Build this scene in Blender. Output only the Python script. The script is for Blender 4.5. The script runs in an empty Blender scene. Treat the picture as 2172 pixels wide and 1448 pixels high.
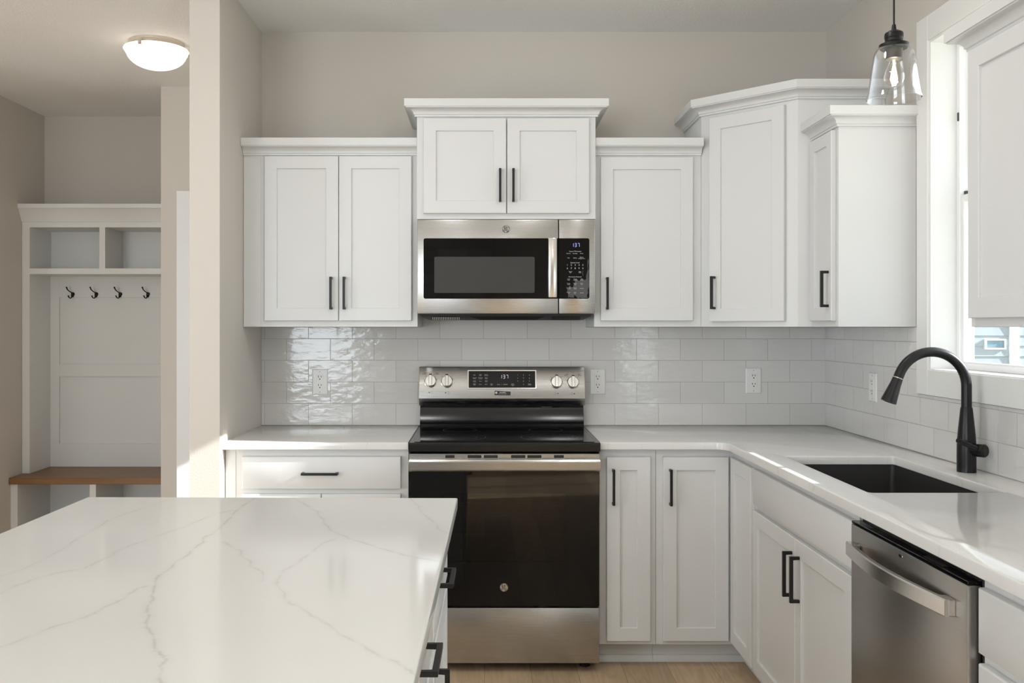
import bpy, bmesh, math, random
import numpy as np
from mathutils import Vector, Matrix
from mathutils.geometry import tessellate_polygon
random.seed(7)
R = math.radians
SC = bpy.context.scene
COL = SC.collection

# ------------------------------------------------------------ camera, sky, sun, added lamps, exposure
CAMZ, CAMY, FPX, VPX, VPY = 1.374, -4.336, 1960.0, 1028.0, 693.0
cd = bpy.data.cameras.new('camera')
cam = bpy.data.objects.new('camera', cd); COL.objects.link(cam)
cam.location = (0, CAMY, CAMZ); cam.rotation_euler = (R(90), 0, 0)
cd.sensor_width = 36.0; cd.lens = FPX / 2172 * 36.0
cd.shift_x = (1086 - VPX) / 2172; cd.shift_y = -(724 - VPY) / 2172
cd.clip_start = 0.02
SC.camera = cam

w = bpy.data.worlds.new('sky'); SC.world = w; w.use_nodes = True
bg = w.node_tree.nodes['Background']
bg.inputs[0].default_value = (0.86, 0.93, 1.0, 1); 
wt = w.node_tree; tc = wt.nodes.new('ShaderNodeTexCoord'); dp = wt.nodes.new('ShaderNodeVectorMath'); dp.operation = 'DOT_PRODUCT'
wt.links.new(tc.outputs['Generated'], dp.inputs[0]); dp.inputs[1].default_value = Vector((1, 0.25, 0.32)).normalized()
def wmath(op, a, b):
    n = wt.nodes.new('ShaderNodeMath'); n.operation = op
    for i, v in enumerate((a, b)):
        if isinstance(v, float): n.inputs[i].default_value = v
        else: wt.links.new(v, n.inputs[i])
    return n.outputs[0]
# the sky brightens towards the sunny side
wt.links.new(wmath('ADD', wmath('MULTIPLY', wmath('POWER', wmath('MAXIMUM', dp.outputs['Value'], 0.0), 6.0), 6.5), 1.3), bg.inputs[1])

sd = bpy.data.lights.new('sun', 'SUN'); so = bpy.data.objects.new('sun', sd); COL.objects.link(so)
sd.energy = 14.0; sd.angle = R(0.53); sd.color = (1.0, 0.985, 0.965)
so.rotation_euler = Vector((-1, 0.178, -0.512)).to_track_quat('-Z', 'Y').to_euler()
so.location = (6, -3, 6)

def area_light(name, loc, direction, sx, sy, power, color=(1, 1, 1)):
    l = bpy.data.lights.new(name, 'AREA'); l.shape = 'RECTANGLE'; l.size = sx; l.size_y = sy
    l.energy = power; l.color = color
    o = bpy.data.objects.new(name, l); COL.objects.link(o); o.location = loc
    o.rotation_euler = Vector(direction).to_track_quat('-Z', 'Z').to_euler()
    return o
area_light('added_fill_patio', (1.80, -5.2, 1.10), (-1, 0, 0.1), 1.1, 2.0, 120, (0.83, 0.925, 1.0))  # added area lamp standing in for daylight at the unseen patio opening
area_light('added_fill_rear', (-3.2, -9.05, 1.45), (0, 1, 0.3), 2.6, 1.8, 125, (0.83, 0.925, 1.0))  # added fill lamp in an unseen opening of the rear wall
area_light('added_fill_left', (-5.65, -4.6, 1.45), (1, 0, 0.3), 3.0, 1.8, 92, (0.83, 0.925, 1.0))  # added fill lamp outside the unseen left wall opening
# unseen ceiling lamps, added to brighten the kitchen and the room behind the camera
for i, (lx, ly) in enumerate(((-0.45, -1.6), (0.55, -1.6), (-0.75, -4.0), (0.55, -4.0), (-3.2, -4.0), (-3.2, -2.2))):
    l = area_light('added_ceiling_fill', (lx, ly, 2.750), (0, 0, -1), 0.15, 0.15, 3.6, (1.0, 0.98, 0.955)); l.data.shape = 'DISK'

vs = SC.view_settings
SC.display_settings.display_device = 'sRGB'
vs.view_transform = 'Standard'; vs.look = 'None'; vs.gamma = 1.0; vs.use_curve_mapping = False
vs.exposure = 0.08

# ------------------------------------------------------------ materials
def srgb(r, g, b):
    f = lambda c: (c / 255 / 12.92) if c / 255 <= 0.04045 else ((c / 255 + 0.055) / 1.055) ** 2.4
    return (f(r), f(g), f(b), 1)

class NT:
    def __init__(s, name):
        s.m = bpy.data.materials.new(name); s.m.use_nodes = True
        s.t = s.m.node_tree; s.n = s.t.nodes; s.b = s.n['Principled BSDF']; s.out = s.n['Material Output']
    def new(s, typ, **kw):
        n = s.n.new(typ)
        for k, v in kw.items():
            if k[0] == 'i' and k[1:].isdigit(): n.inputs[int(k[1:])].default_value = v
            elif k.startswith('in_'): n.inputs[k[3:].replace('_', ' ')].default_value = v
            else: setattr(n, k, v)
        return n
    def link(s, a, b): s.t.links.new(a, b)
    def set(s, **kw):
        for k, v in kw.items(): s.b.inputs[k.replace('_', ' ')].default_value = v
    def math(s, op, a, b=None):
        n = s.n.new('ShaderNodeMath'); n.operation = op
        for i, x in enumerate((a, b)):
            if x is None: continue
            if isinstance(x, (int, float)): n.inputs[i].default_value = x
            else: s.link(x, n.inputs[i])
        return n.outputs[0]
    def bump(s, height, strength=0.2, dist=0.002):
        n = s.new('ShaderNodeBump'); n.inputs['Strength'].default_value = strength; n.inputs['Distance'].default_value = dist
        s.link(height, n.inputs['Height']); s.link(n.outputs[0], s.b.inputs['Normal']); return n

def simple(name, col, rough=0.5, metal=0.0, spec=None, **kw):
    t = NT(name); t.set(Base_Color=col, Roughness=rough, Metallic=metal)
    if spec is not None: t.b.inputs['Specular IOR Level'].default_value = spec
    return t.m

def painted(name, col, rough=0.7, scale=180, strength=0.25, dist=0.0015):
    t = NT(name); t.set(Base_Color=col, Roughness=rough)
    p = t.new('ShaderNodeNewGeometry')
    n = t.new('ShaderNodeTexNoise'); n.inputs['Scale'].default_value = scale; n.inputs['Detail'].default_value = 2
    t.link(p.outputs['Position'], n.inputs['Vector']); t.bump(n.outputs[0], strength, dist)
    return t.m

WALL = painted('wall_paint', srgb(212, 205, 196), 0.75, 150, 0.25)
CEIL = painted('ceiling_texture_paint', srgb(245, 245, 244), 0.85, 90, 0.6, 0.004)
CAB = simple('white_cabinet_paint', srgb(222, 222, 221), 0.38)
TRIM = simple('white_trim_paint', srgb(236, 236, 234), 0.35)
VINYL = simple('white_window_vinyl', srgb(240, 240, 240), 0.3)
LOCK = simple('white_locker_paint', srgb(228, 227, 224), 0.45)
BLK = simple('matte_black_metal', (0.011, 0.011, 0.012, 1), 0.38, 0.3)
FAUC = simple('matte_black_faucet', (0.018, 0.018, 0.019, 1), 0.33, 0.5)
BGLASS = simple('black_glass', (0.004, 0.004, 0.0045, 1), 0.035, 0.0, 0.36)
BPLAST = simple('black_enamel', (0.010, 0.010, 0.011, 1), 0.18)
DGREY = simple('dark_grey_plastic', (0.035, 0.035, 0.035, 1), 0.45)
CAVITY = simple('oven_cavity_enamel', (0.03, 0.03, 0.032, 1), 0.5)
PLATE = simple('white_plastic', srgb(236, 235, 232), 0.3)
SLOT = simple('outlet_slot', (0.01, 0.01, 0.01, 1), 0.6)
PRINTW = simple('white_print', (0.62, 0.62, 0.62, 1), 0.5)
PRINTD = simple('dark_print', (0.03, 0.03, 0.03, 1), 0.5)
SINK = simple('dark_composite_sink', (0.030, 0.029, 0.028, 1), 0.42)
CHROME = simple('polished_metal', (0.75, 0.74, 0.72, 1), 0.12, 1.0)
HOOKM = simple('oil_rubbed_hook', (0.008, 0.007, 0.007, 1), 0.35, 0.4)
NICKEL = simple('brushed_nickel', (0.72, 0.66, 0.58, 1), 0.3, 1.0)
FROST_COL = (1.0, 0.80, 0.60)

def emis(name, col, s):
    t = NT(name); t.set(Base_Color=(0.02, 0.02, 0.02, 1)); t.b.inputs['Emission Color'].default_value = col
    t.b.inputs['Emission Strength'].default_value = s; return t.m
DIGB = emis('blue_led_digits', (0.42, 0.45, 1.0, 1), 1.1)
DIGW = emis('white_led_digits', (0.75, 0.78, 0.9, 1), 0.75)
FILAM = emis('glowing_filament', (1.0, 0.82, 0.60, 1), 7)

def stainless(name, base, rough=0.24, axis=0):
    t = NT(name); t.set(Metallic=1.0)
    p = t.new('ShaderNodeNewGeometry'); mp = t.new('ShaderNodeMapping')
    sc = [900, 900, 900]; sc[axis] = 6
    mp.inputs['Scale'].default_value = sc
    t.link(p.outputs['Position'], mp.inputs[0])
    n = t.new('ShaderNodeTexNoise'); n.inputs['Scale'].default_value = 1.0; n.inputs['Detail'].default_value = 2
    t.link(mp.outputs[0], n.inputs['Vector'])
    r = t.new('ShaderNodeMapRange'); r.inputs[3].default_value = rough - 0.05; r.inputs[4].default_value = rough + 0.08
    t.link(n.outputs[0], r.inputs[0]); t.link(r.outputs[0], t.b.inputs['Roughness'])
    c = t.new('ShaderNodeMix', data_type='RGBA')
    c.inputs[6].default_value = base; c.inputs[7].default_value = tuple(x * 0.88 for x in base[:3]) + (1,)
    t.link(n.outputs[0], c.inputs[0]); t.link(c.outputs[2], t.b.inputs['Base Color'])
    t.bump(n.outputs[0], 0.16, 0.0005)
    return t.m
STEEL = stainless('brushed_stainless', (0.50, 0.492, 0.48, 1))
STEELY = stainless('brushed_stainless_dishwasher', (0.42, 0.405, 0.385, 1), 0.30, 1)
STEELH = stainless('bright_stainless', (0.74, 0.72, 0.69, 1), 0.2)

def glass(name, tint=(1, 1, 1), refl=1.0, rough=0.0):
    t = NT(name); t.n.remove(t.b)
    tr = t.new('ShaderNodeBsdfTransparent'); tr.inputs[0].default_value = tuple(tint) + (1,)
    gl = t.new('ShaderNodeBsdfGlossy'); gl.inputs['Roughness'].default_value = rough
    g = t.new('ShaderNodeNewGeometry'); d = t.new('ShaderNodeVectorMath', operation='DOT_PRODUCT')
    t.link(g.outputs['Normal'], d.inputs[0]); t.link(g.outputs['Incoming'], d.inputs[1])
    c = t.math('POWER', t.math('SUBTRACT', 1.0, t.math('ABSOLUTE', d.outputs['Value'])), 5.0)
    f = t.math('MINIMUM', t.math('MULTIPLY', t.math('ADD', 0.04, t.math('MULTIPLY', c, 0.9)), refl), 1.0)
    mx = t.new('ShaderNodeMixShader'); t.link(f, mx.inputs[0])
    t.link(tr.outputs[0], mx.inputs[1]); t.link(gl.outputs[0], mx.inputs[2]); t.link(mx.outputs[0], t.out.inputs[0])
    return t.m
KNOBM = simple('knob_metal', (0.62, 0.61, 0.60, 1), 0.22, 1.0)
PANE = glass('window_glass', (0.97, 0.98, 0.98))
OVENGL = glass('oven_window_glass', (0.38, 0.38, 0.38))
SHADEGL = glass('clear_pendant_glass', (0.955, 0.958, 0.96), 2.2)
BULBGL = glass('clear_bulb_glass', (0.97, 0.95, 0.92), 3.0)

def frosted():
    t = NT('frosted_lamp_glass'); t.set(Base_Color=(0.95, 0.93, 0.9, 1), Roughness=0.35)
    t.b.inputs['Emission Color'].default_value = (1.0, 0.87, 0.74, 1)
    t.b.inputs['Emission Strength'].default_value = 1.25
    return t.m
FROST = frosted()

def quartz(name, procedural):
    t = NT(name); t.set(Roughness=0.08); t.b.inputs['Specular IOR Level'].default_value = 0.36
    a = t.new('ShaderNodeAttribute'); a.attribute_name = 'vein'
    p = t.new('ShaderNodeNewGeometry')
    big = t.new('ShaderNodeTexNoise'); big.inputs['Scale'].default_value = 3.0; big.inputs['Detail'].default_value = 5
    t.link(p.outputs['Position'], big.inputs['Vector'])
    base = t.new('ShaderNodeMix', data_type='RGBA')
    base.inputs[6].default_value = srgb(228, 227, 225); base.inputs[7].default_value = srgb(222, 220, 217)
    t.link(big.outputs[0], base.inputs[0])
    fac = a.outputs['Fac']
    if procedural:
        sp = t.new('ShaderNodeSeparateXYZ'); t.link(p.outputs['Position'], sp.inputs[0])
        d = t.new('ShaderNodeTexNoise'); d.inputs['Scale'].default_value = 3.0; d.inputs['Detail'].default_value = 6; d.inputs['Roughness'].default_value = 0.55
        t.link(p.outputs['Position'], d.inputs['Vector'])
        c = t.math('ADD', t.math('ADD', sp.outputs[0], t.math('MULTIPLY', sp.outputs[1], 0.36)), t.math('MULTIPLY', d.outputs[0], 0.16))
        v = t.math('ABSOLUTE', t.math('SUBTRACT', t.math('FRACT', t.math('MULTIPLY', c, 7.5)), 0.5))
        v = t.math('MAXIMUM', t.math('SUBTRACT', 1.0, t.math('MULTIPLY', v, 70.0)), 0.0)
        m = t.new('ShaderNodeTexNoise'); m.inputs['Scale'].default_value = 5.0
        t.link(p.outputs['Position'], m.inputs['Vector'])
        v = t.math('MULTIPLY', v, t.math('MULTIPLY', m.outputs[0], 1.0))
        fac = t.math('MAXIMUM', fac, v)
    mx = t.new('ShaderNodeMix', data_type='RGBA'); t.link(fac, mx.inputs[0])
    t.link(base.outputs[2], mx.inputs[6]); mx.inputs[7].default_value = srgb(205, 202, 198)
    t.link(mx.outputs[2], t.b.inputs['Base Color'])
    return t.m
QUARTZ = quartz('veined_white_quartz', True)
QUARTZI = quartz('veined_white_quartz_island', False)

def tile(name, axis, shift):
    t = NT(name); t.set(Roughness=0.09)
    p = t.new('ShaderNodeNewGeometry'); s = t.new('ShaderNodeSeparateXYZ'); t.link(p.outputs['Position'], s.inputs[0])
    u = t.math('ADD', t.math('MULTIPLY', s.outputs[axis], 1.0 if axis == 0 else -1.0), shift)
    v = t.math('SUBTRACT', s.outputs[2], 0.914)
    c = t.new('ShaderNodeCombineXYZ'); t.link(u, c.inputs[0]); t.link(v, c.inputs[1])
    b = t.new('ShaderNodeTexBrick'); b.offset = 0.5; b.offset_frequency = 2; b.squash = 1.0
    b.inputs['Scale'].default_value = 1.0; b.inputs['Mortar Size'].default_value = 0.0014; b.inputs['Mortar Smooth'].default_value = 0.6
    b.inputs['Brick Width'].default_value = 0.2049; b.inputs['Row Height'].default_value = 0.1011; b.inputs['Bias'].default_value = 0.0
    b.inputs['Color1'].default_value = srgb(220, 218, 215); b.inputs["Color2"].default_value = srgb(213, 211, 208); b.inputs['Mortar'].default_value = srgb(178, 175, 170)
    t.link(c.outputs[0], b.inputs['Vector']); t.link(b.outputs['Color'], t.b.inputs['Base Color'])
    n1 = t.new('ShaderNodeTexNoise'); n1.inputs['Scale'].default_value = 14; n1.inputs['Detail'].default_value = 3
    mp = t.new('ShaderNodeMapping'); mp.inputs['Scale'].default_value = (1, 1, 2.2); t.link(p.outputs['Position'], mp.inputs[0])
    # each tile gets its own wave pattern
    add = t.new('ShaderNodeVectorMath', operation='ADD'); t.link(mp.outputs[0], add.inputs[0])
    sc = t.new('ShaderNodeVectorMath', operation='SCALE'); sc.inputs['Scale'].default_value = 60; t.link(b.outputs['Color'], sc.inputs[0]); t.link(sc.outputs[0], add.inputs[1])
    t.link(add.outputs[0], n1.inputs['Vector'])
    h = t.math('SUBTRACT', t.math('MULTIPLY', n1.outputs[0], 1.0), t.math('MULTIPLY', b.outputs['Fac'], 0.35))
    t.bump(h, 0.45, 0.004)
    r = t.new('ShaderNodeMapRange'); r.inputs[3].default_value = 0.09; r.inputs[4].default_value = 0.7
    t.link(b.outputs['Fac'], r.inputs[0]); t.link(r.outputs[0], t.b.inputs['Roughness'])
    return t.m

def planks(name, c1, c2, c3, length, width, rough=0.42):
    t = NT(name); t.set(Roughness=rough)
    p = t.new('ShaderNodeNewGeometry'); s = t.new('ShaderNodeSeparateXYZ'); t.link(p.outputs['Position'], s.inputs[0])
    c = t.new('ShaderNodeCombineXYZ'); t.link(s.outputs[1], c.inputs[0]); t.link(s.outputs[0], c.inputs[1])
    b = t.new('ShaderNodeTexBrick'); b.offset = 0.37; b.offset_frequency = 2
    b.inputs['Scale'].default_value = 1; b.inputs['Mortar Size'].default_value = 0.0009; b.inputs['Mortar Smooth'].default_value = 0.3
    b.inputs['Brick Width'].default_value = length; b.inputs['Row Height'].default_value = width
    b.inputs['Color1'].default_value = (0, 0, 0, 1); b.inputs['Color2'].default_value = (1, 1, 1, 1); b.inputs['Mortar'].default_value = (0.5, 0.5, 0.5, 1)
    t.link(c.outputs[0], b.inputs['Vector'])
    mp = t.new('ShaderNodeMapping'); mp.inputs['Scale'].default_value = (9, 1.1, 9); t.link(p.outputs['Position'], mp.inputs[0])
    sc = t.new('ShaderNodeVectorMath', operation='SCALE'); sc.inputs['Scale'].default_value = 37; t.link(b.outputs['Color'], sc.inputs[0])
    add = t.new('ShaderNodeVectorMath', operation='ADD'); t.link(mp.outputs[0], add.inputs[0]); t.link(sc.outputs[0], add.inputs[1])
    n = t.new('ShaderNodeTexNoise'); n.inputs['Scale'].default_value = 1.0; n.inputs['Detail'].default_value = 3; n.inputs['Distortion'].default_value = 0.6
    t.link(add.outputs[0], n.inputs['Vector'])
    rings = t.math('FRACT', t.math('MULTIPLY', n.outputs[0], 9.0))
    rings = t.math('ABSOLUTE', t.math('SUBTRACT', rings, 0.5))
    fine = t.new('ShaderNodeTexNoise'); fine.inputs['Scale'].default_value = 1.0; fine.inputs['Detail'].default_value = 4
    mp2 = t.new('ShaderNodeMapping'); mp2.inputs['Scale'].default_value = (160, 5, 160); t.link(p.outputs['Position'], mp2.inputs[0]); t.link(mp2.outputs[0], fine.inputs['Vector'])
    g = t.math('ADD', t.math('MULTIPLY', rings, 0.9), t.math('MULTIPLY', fine.outputs[0], 0.6))
    m1 = t.new('ShaderNodeMix', data_type='RGBA'); m1.inputs[6].default_value = c1; m1.inputs[7].default_value = c2; t.link(g, m1.inputs[0])
    m2 = t.new('ShaderNodeMix', data_type='RGBA', blend_type='MULTIPLY'); m2.inputs[0].default_value = 1.0
    tone = t.new('ShaderNodeMapRange'); tone.inputs[3].default_value = 0.78; tone.inputs[4].default_value = 1.12
    sep = t.new('ShaderNodeSeparateColor'); t.link(b.outputs['Color'], sep.inputs[0]); t.link(sep.outputs[0], tone.inputs[0])
    t.link(m1.outputs[2], m2.inputs[6]); t.link(tone.outputs[0], m2.inputs[7])
    m3 = t.new('ShaderNodeMix', data_type='RGBA'); t.link(b.outputs['Fac'], m3.inputs[0]); t.link(m2.outputs[2], m3.inputs[6]); m3.inputs[7].default_value = c3
    t.link(m3.outputs[2], t.b.inputs['Base Color'])
    t.bump(t.math('SUBTRACT', t.math('MULTIPLY', g, 0.3), b.outputs['Fac']), 0.15, 0.001)
    return t.m
FLOOR = planks('oak_plank_floor', srgb(174, 148, 118), srgb(210, 185, 153), srgb(114, 95, 76), 1.5, 0.185)

def bench_wood():
    t = NT('stained_bench_wood'); t.set(Roughness=0.4)
    p = t.new('ShaderNodeNewGeometry'); mp = t.new('ShaderNodeMapping'); mp.inputs['Scale'].default_value = (1.6, 26, 40); t.link(p.outputs['Position'], mp.inputs[0])
    n = t.new('ShaderNodeTexNoise'); n.inputs['Scale'].default_value = 1.0; n.inputs['Detail'].default_value = 5; n.inputs['Distortion'].default_value = 0.8
    t.link(mp.outputs[0], n.inputs['Vector'])
    m = t.new('ShaderNodeMix', data_type='RGBA'); m.inputs[6].default_value = srgb(112, 78, 44); m.inputs[7].default_value = srgb(152, 112, 68)
    t.link(n.outputs[0], m.inputs[0]); t.link(m.outputs[2], t.b.inputs['Base Color']); return t.m
BENCH = bench_wood()

def stone():
    t = NT('stacked_stone'); t.set(Roughness=0.9)
    p = t.new('ShaderNodeNewGeometry'); s = t.new('ShaderNodeSeparateXYZ'); t.link(p.outputs['Position'], s.inputs[0])
    c = t.new('ShaderNodeCombineXYZ'); t.link(s.outputs[0], c.inputs[0]); t.link(s.outputs[2], c.inputs[1])
    b = t.new('ShaderNodeTexBrick'); b.inputs['Scale'].default_value = 1; b.inputs['Brick Width'].default_value = 0.42; b.inputs['Row Height'].default_value = 0.16; b.inputs['Mortar Size'].default_value = 0.006
    b.inputs['Color1'].default_value = srgb(150, 144, 136); b.inputs['Color2'].default_value = srgb(190, 184, 176); b.inputs['Mortar'].default_value = srgb(90, 86, 82)
    t.link(c.outputs[0], b.inputs['Vector']); t.link(b.outputs['Color'], t.b.inputs['Base Color']); return t.m

def siding():
    t = NT('pale_blue_siding'); t.set(Roughness=0.7, Base_Color=srgb(150, 160, 168)); return t.m

# ------------------------------------------------------------ mesh helpers
class F:
    """A local frame: u along the face, v up, w out of the face."""
    def __init__(s, o=(0, 0, 0), U=(1, 0, 0), V=(0, 0, 1), W=(0, -1, 0)):
        s.o, s.U, s.V, s.W = Vector(o), Vector(U).normalized(), Vector(V).normalized(), Vector(W).normalized()
    def p(s, u, v, w=0): return s.o + s.U * u + s.V * v + s.W * w
    def at(s, u, v, w=0): return F(s.p(u, v, w), s.U, s.V, s.W)
WF = F()                                     # u = x, v = z, w = distance from the back wall
def right_face(x): return F((x, 0, 0), (0, -1, 0), (0, 0, 1), (-1, 0, 0))   # u = distance from back wall

def new(): return bmesh.new()

def box(bm, f, u0, u1, v0, v1, w0, w1, bev=0.0, seg=1):
    us, vv, ws = sorted((u0, u1)), sorted((v0, v1)), sorted((w0, w1))
    vs = [bm.verts.new(f.p(us[i], vv[j], ws[k])) for i in (0, 1) for j in (0, 1) for k in (0, 1)]
    idx = [(0, 1, 3, 2), (4, 6, 7, 5), (0, 4, 5, 1), (2, 3, 7, 6), (0, 2, 6, 4), (1, 5, 7, 3)]
    fs = [bm.faces.new([vs[i] for i in q]) for q in idx]
    if bev > 0:
        es = list({e for fc in fs for e in fc.edges})
        bmesh.ops.bevel(bm, geom=es, offset=bev, segments=seg, affect='EDGES', profile=0.5)

def loft(bm, rings, cap0=True, cap1=True, closed=True):
    vr = [[bm.verts.new(p) for p in r] for r in rings]
    n = len(rings[0])
    for a, b in zip(vr, vr[1:]):
        for i in range(n if closed else n - 1):
            j = (i + 1) % n
            bm.faces.new((a[i], a[j], b[j], b[i]))
    if cap0: bm.faces.new(vr[0][::-1])
    if cap1: bm.faces.new(vr[-1])
    return vr

def prism(bm, f, pts, w0, w1):
    """polygon in (u, v) pushed from w0 to w1"""
    loft(bm, [[f.p(u, v, w0) for u, v in pts], [f.p(u, v, w1) for u, v in pts]])

def prism_u(bm, pts, x0, x1):
    """polygon in (d, z) pushed along x"""
    loft(bm, [[Vector((x0, -d, z)) for d, z in pts], [Vector((x1, -d, z)) for d, z in pts]])

def rect_steps(bm, f, u0, u1, v0, v1, steps, cap0=True, cap1=True):
    """nested rectangles (inset, w)"""
    rings = []
    for ins, wv in steps:
        rings.append([f.p(u0 + ins, v0 + ins, wv), f.p(u1 - ins, v0 + ins, wv), f.p(u1 - ins, v1 - ins, wv), f.p(u0 + ins, v1 - ins, wv)])
    loft(bm, rings, cap0, cap1)

def round_rect(u0, u1, v0, v1, r, n=5):
    out = []
    for cx, cy, a0 in ((u1 - r, v0 + r, -90), (u1 - r, v1 - r, 0), (u0 + r, v1 - r, 90), (u0 + r, v0 + r, 180)):
        for i in range(n + 1):
            a = R(a0 + 90 * i / n); out.append((cx + r * math.cos(a), cy + r * math.sin(a)))
    return out

def tube(bm, pts, rad, n=14, cap=True):
    pts = [Vector(p) for p in pts]
    rads = rad if isinstance(rad, (list, tuple)) else [rad] * len(pts)
    t0 = (pts[1] - pts[0]).normalized()
    up = Vector((0, 0, 1)) if abs(t0.z) < 0.9 else Vector((1, 0, 0))
    nrm = t0.cross(up).normalized(); rings = []
    for i, p in enumerate(pts):
        t = (pts[min(i + 1, len(pts) - 1)] - pts[max(i - 1, 0)]).normalized()
        nrm = (nrm - t * nrm.dot(t)).normalized(); b = t.cross(nrm)
        rings.append([p + (nrm * math.cos(2 * math.pi * k / n) + b * math.sin(2 * math.pi * k / n)) * rads[i] for k in range(n)])
    loft(bm, rings, cap, cap)

def lathe(bm, prof, o=(0, 0, 0), axis=(0, 0, 1), n=40, cap0=True, cap1=True):
    o, a = Vector(o), Vector(axis).normalized()
    x = a.orthogonal().normalized(); y = a.cross(x)
    rings = [[o + a * h + (x * math.cos(2 * math.pi * k / n) + y * math.sin(2 * math.pi * k / n)) * max(r, 1e-5) for k in range(n)] for r, h in prof]
    loft(bm, rings, cap0, cap1)

def sweep(bm, path, prof):
    """profile (out, z) carried along a path of (x, y); out is to the right of travel"""
    P = [Vector(p) for p in path]; rings = []
    nr = [Vector(((b - a).y, -(b - a).x)).normalized() for a, b in zip(P, P[1:])]
    for i, p in enumerate(P):
        if i == 0: m = nr[0]
        elif i == len(P) - 1: m = nr[-1]
        else: m = (nr[i - 1] + nr[i]) / (1 + nr[i - 1].dot(nr[i]))
        rings.append([Vector((p.x + m.x * o, p.y + m.y * o, z)) for o, z in prof])
    loft(bm, rings)

def crown_profile(z1, h=0.068, out=0.050):
    z0 = z1 - h; pr = [(0.0, z0), (0.009, z0), (0.009, z0 + 0.007), (0.013, z0 + 0.009)]
    for i in range(1, 7):
        a = R(90 * i / 6)
        pr.append((0.013 + (out - 0.018) * (1 - math.cos(a)) , z0 + 0.009 + (h - 0.045) * math.sin(a)))
    pr += [(out - 0.005, z1 - 0.032), (out, z1 - 0.032), (out, z1), (0.0, z1)]
    return pr

def offset_loop(lp, d):
    """move a loop of (x, y) to its left by d"""
    n = len(lp); out = []
    for i in range(n):
        a, b, c = Vector(lp[i - 1]), Vector(lp[i]), Vector(lp[(i + 1) % n])
        e1, e2 = (b - a).normalized(), (c - b).normalized()
        n1, n2 = Vector((-e1.y, e1.x)), Vector((-e2.y, e2.x))
        m = (n1 + n2) / max(1 + n1.dot(n2), 0.2)
        out.append((b.x + m.x * d, b.y + m.y * d))
    return out

def slab(bm, outer, holes, z0, z1, r=0.004):
    """outer counter-clockwise, holes clockwise"""
    tops = []
    for lp in [outer] + holes:
        rings = []
        for k in range(4):
            a = R(90 * k / 3); rings.append(([Vector((x, y, z1 - r + r * math.cos(a))) for x, y in offset_loop(lp, r - r * math.sin(a))]))
        rings.append([Vector((x, y, z0 + r * 0.5)) for x, y in lp])
        rings.append([Vector((x, y, z0)) for x, y in offset_loop(lp, r * 0.5)])
        vr = loft(bm, rings, False, False); tops.append(vr)
    for which in (0, -1):
        loops = [[v.co.copy() for v in vr[which]] for vr in tops]
        flat = [v for vr in tops for v in vr[which]]
        for tri in tessellate_polygon(loops):
            try: bm.faces.new([flat[i] for i in tri])
            except ValueError: pass

# ------------------------------------------------------------ objects
class Thing:
    def __init__(s, name, label=None, cat=None, loc=(0, 0, 0), group=None, kind=None, rot=0.0):
        s.o = bpy.data.objects.new(name, None); COL.objects.link(s.o); s.o.empty_display_size = 0.05
        s.loc = Vector(loc); s.o.location = s.loc; s.o.rotation_euler = (0, 0, rot)
        if label: s.o['label'] = label
        if cat: s.o['category'] = cat
        if group: s.o['group'] = group
        if kind: s.o['kind'] = kind
    def part(s, name, bm, mat, under=None, label=None, smooth=True):
        me = mesh_of(name, bm, mat, s.loc, smooth)
        o = bpy.data.objects.new(name, me); COL.objects.link(o); o.parent = under or s.o
        if label: o['label'] = label
        return o

def mesh_of(name, bm, mat, loc=Vector((0, 0, 0)), smooth=True):
    bmesh.ops.remove_doubles(bm, verts=bm.verts, dist=1e-6)
    bmesh.ops.recalc_face_normals(bm, faces=bm.faces)
    for v in bm.verts: v.co -= loc
    me = bpy.data.meshes.new(name); bm.to_mesh(me); bm.free(); me.materials.append(mat)
    if smooth:
        for p in me.polygons: p.use_smooth = True
        me.set_sharp_from_angle(angle=R(32))
    return me

def structure(name, bm, mat, smooth=False):
    o = bpy.data.objects.new(name, mesh_of(name, bm, mat, Vector((0, 0, 0)), smooth)); COL.objects.link(o); o['kind'] = 'structure'; return o

def single(name, bm, mat, label, cat, group=None, loc=(0, 0, 0)):
    o = bpy.data.objects.new(name, mesh_of(name, bm, mat, Vector(loc))); COL.objects.link(o); o.location = loc
    o['label'] = label; o['category'] = cat
    if group: o['group'] = group
    return o

def add_text(bm, f, s, u, v, size, align='CENTER', w=0.0):
    c = bpy.data.curves.new('t', 'FONT'); c.body = s; c.size = size; c.align_x = align; c.align_y = 'CENTER'; c.resolution_u = 2
    o = bpy.data.objects.new('t', c); me = bpy.data.meshes.new_from_object(o)
    vs = [bm.verts.new(f.p(u + x.co.x, v + x.co.y, w)) for x in me.vertices]
    for p in me.polygons:
        try: bm.faces.new([vs[i] for i in p.vertices])
        except ValueError: pass
    bpy.data.objects.remove(o); bpy.data.meshes.remove(me); bpy.data.curves.remove(c)

SEG = {'1': 'bc', '3': 'abgcd', '7': 'abc'}
def digits(bm, f, s, u, v, h, w=0.0):
    wd = h * 0.5; t = h * 0.13; pitch = wd * 1.75; u -= pitch * (len(s) - 1) / 2 + wd / 2; v -= h / 2
    for ch in s:
        for g in SEG[ch]:
            m = {'a': (0.12, 0.88, 1, 0), 'g': (0.12, 0.88, 0.5, 0), 'd': (0.12, 0.88, 0, 0), 'b': (1, 1, 0.54, 0.96), 'c': (1, 1, 0.04, 0.46)}[g]
            if g in 'agd': box(bm, f, u + m[0] * wd, u + m[1] * wd, v + m[2] * h - t / 2, v + m[2] * h + t / 2, w, w + 0.0003)
            else: box(bm, f, u + wd - t / 2, u + wd + t / 2, v + m[2] * h, v + m[3] * h, w, w + 0.0003)
        u += pitch

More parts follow.
